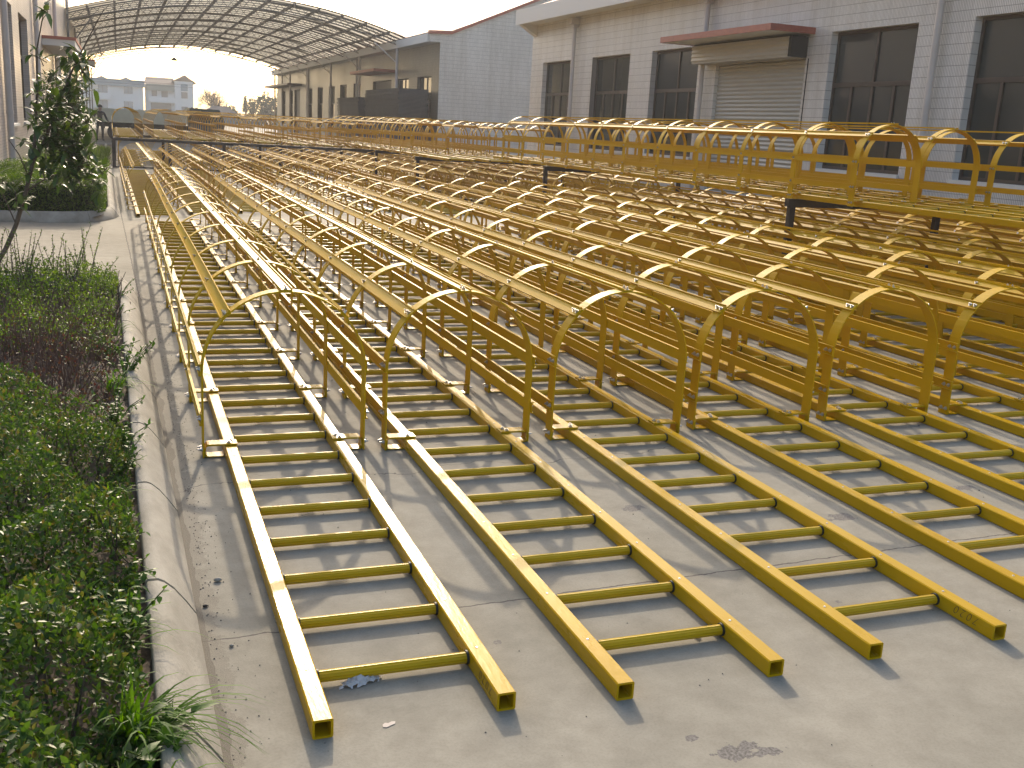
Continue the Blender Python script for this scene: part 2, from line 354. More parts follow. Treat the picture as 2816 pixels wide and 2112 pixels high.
# --- right-hand factory hall (plane x = 12)
hall = empty('factory_hall', (12, 10, 0))
hall_children = []
X1 = 12.0
wins = [(8.75,11.07),(12.31,14.58),(19.34,21.62),(22.83,25.16),(26.49,28.82),(5.2,7.5),(1.6,3.9)]
holes = [(a, b, 1.04, 3.50) for a, b in wins] + [(15.30,18.57,0.0,3.06)]
wl = MB(); wall_y(wl, X1, -6, 29.8, 0, 5.0, holes)
wl.add([(X1,29.8,0),(X1+14,29.8,0),(X1+14,29.8,5),(X1,29.8,5)], [(3,2,1,0)])
wl.add([(X1,-6,0),(X1+14,-6,0),(X1+14,-6,5),(X1,-6,5)], [(0,1,2,3)]); wl.add([(X1+.5,-6,0),(X1+.5,29.8,0),(X1+.5,29.8,5),(X1+.5,-6,5)], [(0,3,2,1)])
def P0(o, root):   # keep world coordinates while parenting to a root placed elsewhere
    o.parent = root; o.matrix_parent_inverse = Matrix.Translation(-Vector(root.location)); return o
P0(wl.obj('wall', M['tile_y']), hall)
for a, b in wins: P0(window_y(None, X1, 1, a, b, 1.04, 3.50, 2.56), hall)
gt = MB(); gt.box(11.42, 12.2, -6, 29.75, 4.66, 5.02); gt.box(11.38, 11.42, -6, 29.80, 4.62, 5.06)
P0(gt.obj('gutter', M['white']), hall)
cb = MB()
cb.add([(11.42,29.72,4.66),(12.0,29.72,4.66),(12.0,29.72,4.30),(11.42,29.45,4.66),(12.0,29.45,4.66),(12.0,29.45,4.30)], [(0,1,2),(5,4,3),(0,2,5,3),(0,3,4,1)])
P0(cb.obj('corbel', M['white']), hall)
rf = MB(); rf.add([(11.42,-6,5.03),(11.42,29.8,5.03),(20,29.8,8.2),(20,-6,8.2)], [(3,2,1,0)]); rf.add([(28.6,-6,5.03),(28.6,29.8,5.03),(20,29.8,8.2),(20,-6,8.2)], [(0,1,2,3)])
P0(rf.obj('roof', M['redroof']), hall)
for yc in (26.30, 18.98, 11.75, 7.9):
    dp = MB(); dp.tube([(11.90,yc,.1),(11.90,yc,4.40)], .058, 12)
    for zc in (.9, 2.1, 3.3): dp.tube([(11.90,yc,zc),(11.90,yc,zc+.05)], .064, 12)
    dp.box(11.74, 11.97, yc-.14, yc+.14, 4.44, 4.60); dp.box(11.82, 11.98, yc-.08, yc+.08, 4.36, 4.44)
    P0(dp.obj('downpipe', M['pipe']), hall)
# roller shutter, its box and the awning over it
sh = MB(); zz = 0.02
while zz < 3.0:
    z2 = min(zz+.085, 3.05)
    sh.add([(12.10,15.31,zz),(12.10,18.56,zz),(12.075,18.56,(zz+z2)/2),(12.075,15.31,(zz+z2)/2),(12.10,18.56,z2),(12.10,15.31,z2)], [(0,3,2,1),(3,5,4,2)], 0, False); zz = z2
P0(sh.obj('roller_shutter', M['shutter']), hall)
bxm = MB()
for k in range(4):
    z = 3.10 + .085*k
    bxm.add([(11.62,15.35,z),(11.62,19.0,z),(11.60,19.0,z+.03),(11.60,15.35,z+.03),(11.62,19.0,z+.085),(11.62,15.35,z+.085)], [(0,3,2,1),(3,5,4,2)])
bxm.box(11.63, 11.99, 15.35, 19.0, 3.07, 3.098); bxm.box(11.63, 11.99, 18.95, 19.0, 3.10, 3.44)
bx = bxm.obj('shutter_box', M['shutter']); P0(bx, hall)
be = MB(); be.box(11.61, 11.99, 15.27, 15.345, 3.07, 3.45); be.box(11.63, 11.99, 15.35, 18.95, 3.44, 3.47)
be.obj('end_plate', M['black'], bx)
ch = MB(); ch.tube([(11.93,15.12,.6),(11.93,15.12,3.05)], .012, 6); ch.obj('chain', M['black'], bx)
aw = MB(); aw.box(11.03, 11.99, 15.12, 19.35, 3.50, 3.575); awo = aw.obj('awning', M['white']); P0(awo, hall)
ae = MB(); ae.box(11.0, 11.03, 15.09, 19.38, 3.49, 3.61); ae.box(11.03, 12.0, 15.09, 15.12, 3.49, 3.61); ae.box(11.03, 12.0, 19.35, 19.38, 3.49, 3.61); ae.box(11.03, 11.99, 15.12, 19.35, 3.576, 3.59)
ae.obj('tile_edge', M['redtrim'], awo)
tag(hall, 'grey-white tiled factory hall with big brown windows and roller shutter right of the yard', 'building')
# pale papers in the lower panes of one window
pp = MB(); pp.box(12.20, 12.22, 19.50, 20.3, 1.5, 2.5); P0(pp.obj('paper', M['white']), hall)

# --- second hall with the red roof, gable towards us (plane x = 12.9, y = 43.3)
h2 = empty('gabled_hall', (12.9, 43.3, 0)); X2 = 12.9
w2 = [(48.5,50.9,.9,3.62),(52.0,56.2,0,3.62),(59.3,61.4,.9,3.62),(63.4,65.5,.9,3.62),(67.3,69.4,.9,3.62),(71.6,73.6,.9,3.62),(75.8,77.9,.9,3.62),(85.0,86.6,.9,3.62),(89.1,90.7,.9,3.62),(81.4,84.2,0,3.62),(44.5,46.9,1.0,3.62)]
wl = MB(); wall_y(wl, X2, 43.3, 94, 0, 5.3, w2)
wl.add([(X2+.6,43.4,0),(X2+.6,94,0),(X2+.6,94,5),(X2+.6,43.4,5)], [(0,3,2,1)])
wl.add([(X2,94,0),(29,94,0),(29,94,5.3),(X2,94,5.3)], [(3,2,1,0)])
P0(wl.obj('wall', M['tile_shaded']), h2)
gb = MB(); gb.add([(X2,43.3,0),(29.4,43.3,0),(29.4,43.3,5.3),(21.1,43.3,8.7),(X2,43.3,5.3)], [(0,1,2,3,4)]); gb.box(12.42, X2, 43.3, 43.5, 4.98, 5.35)
P0(gb.obj('gable', M['tile_x']), h2)
rf = MB(); rf.add([(12.38,43.25,5.37),(12.38,94.2,5.37),(13.4,94.2,5.42),(13.4,43.25,5.42),(21.1,94.2,8.78),(21.1,43.25,8.78),(29.6,94.2,5.3),(29.6,43.25,5.3)], [(0,3,2,1),(3,5,4,2),(5,7,6,4)])
P0(rf.obj('roof', M['redroof']), h2)
tr = MB()
for (xa, za, xb, zb) in ((12.36,5.30,13.4,5.35),(13.4,5.35,21.1,8.71)):
    tr.add([(xa,43.2,za),(xb,43.2,zb),(xb,43.2,zb+.14),(xa,43.2,za+.14),(xa,43.4,za),(xb,43.4,zb),(xb,43.4,zb+.14),(xa,43.4,za+.14)], [(0,1,2,3),(7,6,5,4),(3,2,6,7),(0,4,5,1),(0,3,7,4),(1,5,6,2)])
P0(tr.obj('roof_trim', M['redtrim']), h2)
gu = MB(); gu.box(12.38, X2, 43.51, 94, 4.98, 5.34); P0(gu.obj('gutter', M['white']), h2)
for (a, b, za, zb) in w2:
    if za > .5: P0(window_y(None, X2, 1, a, b, za, zb, 2.5, nlow=3, glass=M['glass']), h2)
    else:
        d = MB(); d.box(X2+.15, X2+.2, a+.02, b-.02, .02, zb-.02); P0(d.obj('door', mat('dark_door', (.10,.085,.065), .6)), h2)
for a, b, z, t in ((51.3,57.2,3.95,'redtrim'), (80.5,94.0,3.88,'frame')):
    d = MB(); d.box(X2-1.1, X2-.003, a, b, z, z+.14); P0(d.obj('awning', M[t]), h2)
for yc in (60.1, 77.6, 90.3):
    dp = MB(); dp.tube([(X2-.1,yc,.1),(X2-.1,yc,4.95)], .06, 8); P0(dp.obj('downpipe', M['pipe']), h2)
tag(h2, 'tiled hall with red gabled roof, its long side under the arched canopy', 'building')

# --- left-hand hall (plane x = -2.4)
lh = empty('left_hall', (-2.4, 10, 0)); XL = -2.4
wL = [(12.4,14.6,1.0,3.4),(16.6,18.8,1.0,3.4),(21.1,23.0,1.0,3.4),(24.64,27.1,1.0,3.4),(41,43.4,1.0,3.4),(46,48.4,1.0,3.4),(51,53.4,1.0,3.4)]
wl = MB(); wall_y(wl, XL, 9.0, 64.7, 0, 8.2, [tuple(h) for h in wL], side=-1)
wl.add([(XL,64.7,0),(XL-12,64.7,0),(XL-12,64.7,8.2),(XL,64.7,8.2)], [(0,1,2,3)]); wl.add([(XL,9,0),(XL-12,9,0),(XL-12,9,8.2),(XL,9,8.2)], [(3,2,1,0)])
wl.add([(XL-.5,9,0),(XL-.5,64,0),(XL-.5,64,5),(XL-.5,9,5)], [(0,1,2,3)]); wl.add([(XL,9,8.2),(XL,64.7,8.2),(XL-12,64.7,8.2),(XL-12,9,8.2)], [(0,1,2,3)])
lw = noisy('left_wall', (.5,.5,.5), (.5,.5,.5)); 
P0(wl.obj('wall', tile_mat('left_tiles', (.50,.45,.42), (.56,.51,.48), (.36,.32,.30), 'y', tw=.11, th=.055)), lh)
for (a, b, za, zb) in wL: P0(window_y(None, XL, -1, a, b, za, zb, 2.5, nlow=2), lh)
for yc in (20.3, 29.0, 38.6, 49.5):
    dp = MB(); dp.tube([(XL+.09,yc,.1),(XL+.09,yc,8.0)], .065, 10)
    for zc in (1.2, 3.4, 5.6): dp.tube([(XL+.09,yc,zc),(XL+.09,yc,zc+.06)], .072, 10)
    P0(dp.obj('downpipe', M['pipe']), lh)
for (ya, yb, x1, z) in ((32.6,39.4,-1.5,3.12),(58,62.5,-1.45,3.55)):
    aw = MB(); aw.box(XL+.003, x1, ya, yb, z, z+.18); ao = aw.obj('awning', M['white']); P0(ao, lh)
    ae = MB(); ae.box(XL+.003, x1+.03, ya-.03, yb+.03, z+.182, z+.27); ae.obj('tile_edge', M['redtrim'], ao)
tag(lh, 'pale tiled building with tall windows and downpipes left behind the planters', 'building')

# ---------------------------------------------------------------- arched canopy between the halls
cn = empty('arched_canopy', (5.2, 49, 0))
XA, XB, XC = -2.6, 13.1, 5.25
def arc_z(x, dz=0): return 5.42 + 1.36*(1 - ((x-XC)/7.85)**2) + dz
M['roofsheet'] = mat('grey_roof_sheet', (.36,.34,.27), .9, spec=0.0)
ts = mat('translucent_sheet', (.75,.70,.56), .9, spec=0.0); t_ = N(ts, 'BsdfTranslucent'); t_.inputs[0].default_value = (.72,.66,.52,1)
mx = N(ts, 'MixShader'); mx.inputs[0].default_value = .8; L(ts, P(ts).outputs[0], mx.inputs[1]); L(ts, t_.outputs[0], mx.inputs[2]); L(ts, mx.outputs[0], ts.node_tree.nodes['Material Output'].inputs[0])
NX = 28; xs = [XA + (XB-XA)*i/NX for i in range(NX+1)]
op = MB(); tl = MB(); y = 49.0; k = 0
while y < 92.2:
    d = .56 if k % 2 == 0 else .48
    mbx = op if k % 2 == 0 else tl
    vs = [(x, yy, arc_z(x)) for x in xs for yy in (y, min(y+d, 92.4))]
    mbx.add(vs, [(2*i, 2*i+1, 2*i+3, 2*i+2) for i in range(NX)], 0, True); y += d; k += 1
P0(op.obj('roof_sheet', M['roofsheet']), cn); P0(tl.obj('skylight_sheet', ts), cn)
pu = MB()
for i in range(1, 14):
    x = XA + (XB-XA)*i/14; z = arc_z(x) - .07
    pu.box(x-.05, x+.05, 49.0, 92.3, z-.10, z)
P0(pu.obj('purlin', mat('roof_steel', (.07,.062,.05), .6)), cn)
M['truss'] = mat('truss_steel', (.13,.12,.10), .6)
def truss(yt):
    t = MB(); up = []; lo = []
    n = 44
    for i in range(n+1):
        x = XA+.35 + (XB-XA-.9)*i/n; up.append((x, yt, arc_z(x)-.20)); lo.append((x, yt, arc_z(x)-.58 + .10*abs((x-XC)/7.85)**2))
    t.tube(up, .035, 5, cap=False); t.tube(lo, .03, 5, cap=False)
    for i in range(n):
        a, b = (up[i], lo[i+1]) if i % 2 else (lo[i], up[i+1]); t.bar(a, b, .022)
        a, b = (lo[i], up[i+1]) if i % 2 else (up[i], lo[i+1]); t.bar((a[0], a[1]+.03, a[2]), (b[0], b[1]+.03, b[2]), .018)
    return t
tm = truss(0).mesh('truss', M['truss'])
yt = 49.15
while yt < 92.5: P0(link('truss', tm, None, (0, yt, 0)), cn); yt += 4.3
for yc in (49.15, 57.75, 66.35, 74.95, 83.55, 92.15):
    p = MB(); p.tube([(12.45,yc,0),(12.45,yc,5.35)], .07, 10); p.bar((12.45,yc,4.3),(11.3,yc,5.2),.04); P0(p.obj('post', M['pipe']), cn)
    p = MB(); p.bar((-2.25,yc,3.9),(-1.2,yc,5.4),.05); p.bar((-2.3,yc,0),(-2.3,yc,5.3),.09); P0(p.obj('post', M['truss']), cn)
tag(cn, 'arched steel canopy with striped translucent roofing spanning between the buildings', 'canopy')
lp = MB(); lp.tube([(3.98,88,5.75),(3.98,88,5.6)], .02, 6); lp.tube([(3.98,88,5.6),(3.98,88,5.42),(3.98,88,5.36)], [.05,.26,.27], 12)
tag(lp.obj('hanging_lamp', M['black']), 'dark bell shaped lamp hanging under the far canopy truss', 'lamp')

# ---------------------------------------------------------------- caged ladders
GAP = .46                       # distance between the left faces of the two rails
def chamfer(w, c): return [(c,0),(w-c,0),(w,c),(w,w-c),(w-c,w),(c,w),(0,w-c),(0,c)]
def rail_mesh(length):
    m = MB(); o = chamfer(.05, .0035); i = [(.006 + p*(.038/.05), .006 + q*(.038/.05)) for p, q in chamfer(.05, .003)]
    n = 8
    vs = [(p, 0, q) for p, q in o] + [(p, length, q) for p, q in o] + [(p, 0, q) for p, q in i] + [(p, length, q) for p, q in i]
    m.add(vs, [(a, (a+1) % n, n+(a+1) % n, n+a) for a in range(n)], 0)
    m.add(vs, [(2*n+a, 3*n+a, 3*n+(a+1) % n, 2*n+(a+1) % n) for a in range(n)], 0)
    m.add(vs, [(a, 2*n+a, 2*n+(a+1) % n, (a+1) % n) for a in range(n)], 0); m.add(vs, [(n+a, n+(a+1) % n, 3*n+(a+1) % n, 3*n+a) for a in range(n)], 0)
    y = .24
    while y < length - .1:      # rivets over every rung
        c = [(.025+.0045*math.cos(t*math.pi/3), y+.0045*math.sin(t*math.pi/3), .0500) for t in range(6)]
        m.add(c + [(p, q, .0518) for p, q, _ in [(.025+(a-.025)*.7, y+(b-y)*.7, 0) for a, b, _ in c]], [(j, (j+1) % 6, 6+(j+1) % 6, 6+j) for j in range(6)] + [tuple(range(6, 12))], 1)
        y += .3
    return m.mesh('rail', [M['frp'], M['bolt']])
def rung_mesh():
    m = MB(); n = 24; L0, L1 = .050, GAP; vs = []
    for x in (L0, L1):
        for j in range(n):
            t = 2*math.pi*j/n; r = .0165 if j % 2 else .0152
            vs.append((x, r*math.cos(t), .025 + r*math.sin(t)))
    m.add(vs, [(j, n+j, n+(j+1) % n, (j+1) % n) for j in range(n)], 0, False)
    for xa, xb in ((.0502, .0565), (GAP-.0065, GAP-.0002)): m.tube([(xa,0,.025),(xb,0,.025)], .0195, 16, mi=1)
    return m.mesh('rung', [M['rung'], M['rubber']])
HX0, HX1, HZ = -.090, GAP+.05+.090, .37
HR = (HX1-HX0)/2; HC = (HX0+HX1)/2
def bolt(m, p, d, along=(0,1,0), mi=1, r=.0075, l=.012, tail=0.0):
    d = Vector(d).normalized(); p = Vector(p)
    m.tube([p, p+d*.003], r*1.45, 8, mi); m.tube([p+d*.003, p+d*l*.75], r, 6, mi, smooth=False)
    m.tube([p+d*l*.75, p+d*(l+tail)], r*.5, 6, mi)
STR = [(-1, 'leg', .17), (1, 'leg', .17), (-1, 'leg', .385), (1, 'leg', .385), (0, 'arc', 135), (0, 'arc', 45), (0, 'arc', 90)]
def strap_frame(s):
    if s[1] == 'leg': return Vector((HX0 if s[0] < 0 else HX1, 0, s[2])), Vector((s[0], 0, 0))
    a = R(s[2]); n = Vector((math.cos(a), 0, math.sin(a))); return Vector((HC, 0, HZ)) + n*HR, n
def hoop_mesh(ends):
    m = MB(); w = .036; t = .006; pts = [(HX0, .002)]; 
    for k in range(4): pts.append((HX0, .002 + (HZ-.002)*(k+1)/4))
    for k in range(1, 32): a = math.pi*(1 - k/32); pts.append((HC + HR*math.cos(a), HZ + HR*math.sin(a)))
    for k in range(4, -1, -1): pts.append((HX1, .002 + (HZ-.002)*k/4))
    vs = []; n = len(pts)
    for i, (x, z) in enumerate(pts):
        a = Vector(pts[max(0, i-1)]); b = Vector(pts[min(n-1, i+1)]); d = (b-a).normalized(); nn = Vector((-d.y, d.x))   # outward
        for yy, o in ((-w, 0), (w, 0), (w, t), (-w, t)): vs.append((x - nn.x*o, yy, z - nn.y*o))
    fs = []
    for i in range(n-1):
        for j in range(4): fs.append((4*i+j, 4*(i+1)+j, 4*(i+1)+(j+1) % 4, 4*i+(j+1) % 4))
    fs += [(0,1,2,3), (4*n-4, 4*n-1, 4*n-2, 4*n-3)]
    m.add(vs, fs, 0, False)
    for s in STR:
        p, nrm = strap_frame(s)
        for dy in ((-.017, .017) if ends else (0,)):
            bolt(m, p + nrm*.0045 + Vector((0, dy, 0)), nrm, tail=.004)
    for sx, x in ((-1, HX0), (1, HX1)):
        for dy in (-.017, .017): bolt(m, (x + sx*.0002, dy, .036), (sx, 0, 0), tail=.008)
    return m.mesh('hoop', [M['frp_strap'], M['bolt']])
def bracket_mesh(sx):
    """U-shaped clip from hoop foot to rail, sx=-1 left, 1 right"""
    m = MB(); w = .031; t = .008
    def X(v): return (HX0 + .0055 + v) if sx < 0 else (HX1 - .0055 - v)
    reach = .090 - .0055 + .052
    pr = [(.020, .0515), (.010, .0500), (.0035, .044), (.0, .034)]
    path = [(reach, .0515)] + pr + [(.0, .016), (.003, .0075), (.010, .0035), (.020, .0025), (.082, .0025)]
    vs = []; n = len(path)
    for i, (v, z) in enumerate(path):
        a = path[max(0, i-1)]; b = path[min(n-1, i+1)]; d = Vector((b[0]-a[0], b[1]-a[1])).normalized(); nn = Vector((-d.y, d.x))
        for yy, o in ((-w, 0), (w, 0), (w, t), (-w, t)):
            vs.append((X(v - nn.x*o*-1 if False else v + nn.x*o*0), yy, z) if o == 0 else (X(v + abs(nn.x)*t), yy, z + (t if z > .03 and abs(nn.y) > .5 else (t*.6 if abs(nn.y) > .5 else 0))))
    fs = []
    for i in range(n-1):
        for j in range(4): fs.append((4*i+j, 4*(i+1)+j, 4*(i+1)+(j+1) % 4, 4*i+(j+1) % 4))
    fs += [(0,1,2,3), (4*n-4, 4*n-1, 4*n-2, 4*n-3)]
    m.add(vs, fs, 0, False)
    for dy, dv in ((-.013, .000), (.013, .010)): bolt(m, (X(reach - .034 + dv), dy, .0596), (0, 0, 1), r=.008, l=.010)
    return m.mesh('bracket', [M['frp'], M['bolt']])
def strap_mesh(s, y0, y1, seed):
    rr = random.Random(seed); p, nrm = strap_frame(s); tg = Vector((nrm.z, 0, -nrm.x))
    ph = rr.uniform(0, 6.28); am = rr.uniform(.001, .0045); k = rr.uniform(.5, .9)
    prof = [(-.026, .0008), (.026, .0008), (.026, .0125), (.0222, .0125), (.0222, .0048), (-.0222, .0048), (-.0222, .0125), (-.026, .0125)]
    m = MB(); n = 30; vs = []
    for i in range(n+1):
        y = y0 + (y1-y0)*i/n; off = am*math.sin(k*(y-y0) + ph) - am*math.sin(ph)
        for a, b in prof: q = p + tg*(a + off) + nrm*b; vs.append((q.x, y, q.z))
    q = len(prof)
    m.add(vs, [(i*q+j, i*q+(j+1) % q, (i+1)*q+(j+1) % q, (i+1)*q+j) for i in range(n) for j in range(q)], 0)
    m.add(vs[:q], [tuple(range(q))[::-1]], 0); m.add(vs[-q:], [tuple(range(q))], 0)
    return m.mesh('strap', M['frp_strap'])
RM = rung_mesh(); HM = {True: hoop_mesh(True), False: hoop_mesh(False)}; BL, BR = bracket_mesh(-1), bracket_mesh(1)
def make_ladder(length, h0, nh, seed, dh=.9):
    t = empty('caged_ladder'); rl = rail_mesh(length)
    link('rail', rl, t); link('rail', rl, t, (GAP, 0, 0))
    y = .24
    while y < length - .1: link('rung', RM, t, (0, y, 0)); y += .3
    for k in range(nh):
        yh = h0 + dh*k
        link('hoop', HM[k in (0, nh-1)], t, (0, yh, 0)); link('bracket', BL, t, (0, yh, 0)); link('bracket', BR, t, (0, yh, 0))
    for i, s in enumerate(STR): link('strap', strap_mesh(s, h0-.039, h0+dh*(nh-1)+.039, seed*10+i), t)
    return t
ORD = ['first','second','third','fourth','fifth','sixth','seventh','eighth','ninth','tenth','eleventh','twelfth','thirteenth','fourteenth','fifteenth']
protoF = make_ladder(12.2, 2.2, 12, 1); protoM = make_ladder(11.5, 1.15, 10, 2); protoC = make_ladder(11.9, 2.2, 11, 3); protoA = make_ladder(11.8, .12, 12, 4)
used = set(); jr = random.Random(77)
def place(proto, x, y, z, rz, label, group):
    if proto.name in used: t = copy_tree(proto)
    else: t = proto; used.add(proto.name)
    for ch in t.children:
        if ch.name.startswith('hoop'): ch.rotation_euler = (R(jr.uniform(-.9,.9)), 0, R(jr.uniform(-.8,.8)))
        elif ch.name.startswith('rung'): ch.rotation_euler = (0, 0, R(jr.uniform(-.35,.35)))
    t.location = (x, y, z); t.rotation_euler = (0, 0, rz); tag(t, label, 'ladder', group); return t
rr = random.Random(5)
rowF = [0.0, .775, 1.577, 2.375, 3.185, 4.01] + [4.01 + .812*k for k in range(1, 9)]
front = []
for i, x in enumerate(rowF):
    y = (0.0, -.034, -.026)[i] if i < 3 else rr.uniform(-.06, .06)
    front.append(place(protoF, x, y, 0, 0 if i < 3 else R(rr.uniform(-.12, .12)),
          'yellow caged ladder lying on concrete in the nearest row, %s from the kerb' % ORD[i], 'caged ladders in the nearest ground row'))
rowM = [(-.19,12.8),(.53,13.3),(1.26,13.7),(2.08,14.05),(2.92,14.4)] + [(2.92+.81*k, 14.4+rr.uniform(-.3,.3)) for k in range(1, 10)]
for i, (x, y) in enumerate(rowM):
    place(protoM, x, y, 0, R(.55) if i < 3 else R(rr.uniform(-.1,.5)), 'yellow caged ladder lying on concrete in the middle row, %s from the planter' % ORD[i], 'caged ladders in the middle ground row')
for i in range(13):
    place(protoM, -.32 + .82*i, 26.2 + rr.uniform(-.3,.3), 0, R(rr.uniform(-.2,.4)), 'yellow caged ladder lying on concrete in the farthest row, %s from the planter' % ORD[i], 'caged ladders in the farthest ground row')
for i in range(8):
    x = [-.42,.52,1.30,2.01,2.94,3.80,4.62,5.45][i]
    place(protoA, x, 25.45 + rr.uniform(-.05,.05), .735, R(rr.uniform(-.3,.3)), 'yellow caged ladder raised on the far black rack, %s from its left end' % ORD[i], 'caged ladders on the far rack')
for i in range(4):
    place(protoC, 5.07 + .79*i, 15.8 + rr.uniform(-.12,.12), .83, R(rr.uniform(-.15,.15)), 'yellow caged ladder raised on the middle black racks, %s from the left' % ORD[i], 'caged ladders on the middle racks')
for i in range(3):
    place(protoC, 5.68 + .775*i, 3.17 + (0,.12,.02,.2,.1,.05,.15)[i], .93, 0, 'yellow caged ladder raised on the nearest black rack, %s counted from the left' % ORD[i], 'caged ladders on the nearest racks')

# handwritten numbers on the inner faces of two right-hand rails
def writing(t, yc):
    rail = [c for c in t.children if c.name.startswith('rail')][1]
    cu = bpy.data.curves.new('handwriting', 'FONT'); cu.body = '7020'; cu.size = .040; cu.shear = .35; cu.space_character = 1.35; cu.offset = -.0010; cu.extrude = .0002
    tmp = bpy.data.objects.new('tmp', cu); C.objects.link(tmp); bpy.context.view_layer.update()
    me = bpy.data.meshes.new_from_object(tmp.evaluated_get(bpy.context.evaluated_depsgraph_get())); bpy.data.objects.remove(tmp)
    me.materials.clear(); me.materials.append(M['ink'])
    # text x -> +Y, text y -> -Z, facing -X
    Mx = Matrix(((0,0,-1,-.0008),(1,0,0,yc),(0,-1,0,.044),(0,0,0,1))); me.transform(Mx)
    o = link('handwriting', me, rail); return o
writing(front[0], .035); writing(front[2], .055)

# ---------------------------------------------------------------- black steel racks
def rack(x0, x1, y0, y1, top, legs, label, th=.07, lw=.055):
    t = empty('steel_rack', (x0, y0, 0))
    def pt(mb, name): o = mb.obj(name, M['steel']); P0(o, t); return o
    for y in ((y0, y1) if y1 else (y0,)):
        b = MB(); b.box(x0-.03, x1+.03, y-lw/2, y+lw/2, top-th, top); pt(b, 'beam')
        for lx in legs:
            l = MB(); l.box(lx-lw/2, lx+lw/2, y-lw/2+.003, y+lw/2-.003, .012, top-th-.001); l.box(lx-lw, lx+lw, y-lw*3, y+lw*3, 0.001, .012); pt(l, 'leg')
    if y1:
        for x in (x0, x1):
            b = MB(); b.bar((x, y0+lw/2+.001, top-th-.04), (x, y1-lw/2-.001, top-th-.04), .045); pt(b, 'cross_bar')
    b = MB(); b.box(x0, x1, y0-.02, y0+.02, .013, .05); pt(b, 'ground_bar')
    tag(t, label, 'rack', 'black steel racks under the raised ladders')
rack(-.5, 5.9, 25.35, 29.5, .73, [-.5,.8,2.1,3.5,4.7,5.9], 'long black steel rack nearest the far planter, carrying the farthest raised ladders', lw=.075)
rack(5.0, 8.1, 21.0, None, .83, [5.0,6.2,8.1], 'black steel rack under the middle raised ladders, farther of their two')
rack(5.0, 8.1, 17.6, None, .83, [5.03,8.1], 'black steel rack under the middle raised ladders, nearer of their two')
rack(5.62, 7.9, 12.5, None, .925, [5.62,7.9], 'black steel rack under the far ends of the nearest raised ladders')
rack(5.62, 7.45, 6.3, None, .925, [5.65,7.42], 'black steel rack nearest the camera, carrying the nearest raised ladders', th=.075, lw=.06)

# ---------------------------------------------------------------- dark stacks, truck, person by the far end
for i, (x, ya, yb, z, lab) in enumerate(((11.2,43.6,50.5,2.95,'tall dark stack of grating panels against the gabled hall'),(11.0,51.0,56.6,2.62,'lower dark stack of grating panels left of the tall stack'))):
    t = empty('panel_stack', (x, ya, 0)); zz = .12
    b = MB(); b.box(x, x+1.3, ya+.3, ya+.5, 0, .118); b.box(x, x+1.3, yb-.5, yb-.3, 0, .118); P0(b.obj('bearer', M['bark']), t)
    st = MB(); q = random.Random(i)
    while zz < z:
        dx = q.uniform(-.04,.04); st.box(x+dx, x+1.35+dx, ya+q.uniform(0,.1), yb-q.uniform(0,.1), zz, zz+.04); zz += .055
    P0(st.obj('panels', noisy('dark_grating', (.025,.028,.035), (.05,.055,.065), scale=2, rough=.7)), t)
    tag(t, lab, 'panel stack')
tk = empty('flatbed_truck', (.6, 50.5, 0))
cream = noisy('cream_truck', (.62,.56,.40), (.72,.66,.48), scale=3, rough=.5)
def tp(mb, name, m, par=None):
    o = mb.obj(name, m)
    if par: o.parent = par
    else: P0(o, tk)
    return o
b = MB(); b.box(-1.35, 2.6, 49.6, 51.6, .80, .86); b.box(-1.35, 2.6, 49.6, 49.64, .87, 1.12); b.box(-1.35, 2.6, 49.6, 49.64, 1.14, 1.40); b.box(-1.35, 2.6, 51.56, 51.6, .87, 1.40); b.box(-1.38, -1.34, 49.6, 51.6, .87, 1.40); b.box(2.6, 2.64, 49.6, 51.6, .87, 1.55)
tp(b, 'cargo_bed', cream)
b = MB(); b.box(-1.2, 4.2, 49.95, 50.07, .58, .78); b.box(-1.2, 4.2, 51.1, 51.22, .58, .78)
for k in range(9): b.box(-1.0+.42*k, -.94+.42*k, 49.66, 49.70, .50, .79)
tp(b, 'chassis', M['steel'])
b = MB(); b.extr([(2.75,.55),(4.3,.55),(4.35,1.05),(4.1,1.6),(2.75,1.62)], 'y', 49.65, 51.5); 
b.v = [(p[0], p[1], p[2]) for p in b.v]; cab = tp(b, 'cab', mat('green_cab', (.03,.06,.045), .4))
b = MB(); b.box(3.0, 3.8, 49.62, 49.645, 1.12, 1.5); b.obj('window', M['glass'], cab)
for wx in (-.5, .35, 3.5):
    for wy in (49.72, 51.28):
        b = MB(); b.tube([(wx,wy,.36),(wx,wy+.22,.36)], .36, 20); wo = tp(b, 'wheel', M['rubber'])
        b = MB(); b.tube([(wx,wy-.01,.36),(wx,wy+.23,.36)], .18, 14); b.obj('rim', M['frame'], wo)
tag(tk, 'cream flatbed truck with dark chassis parked beyond the raised ladders', 'truck')

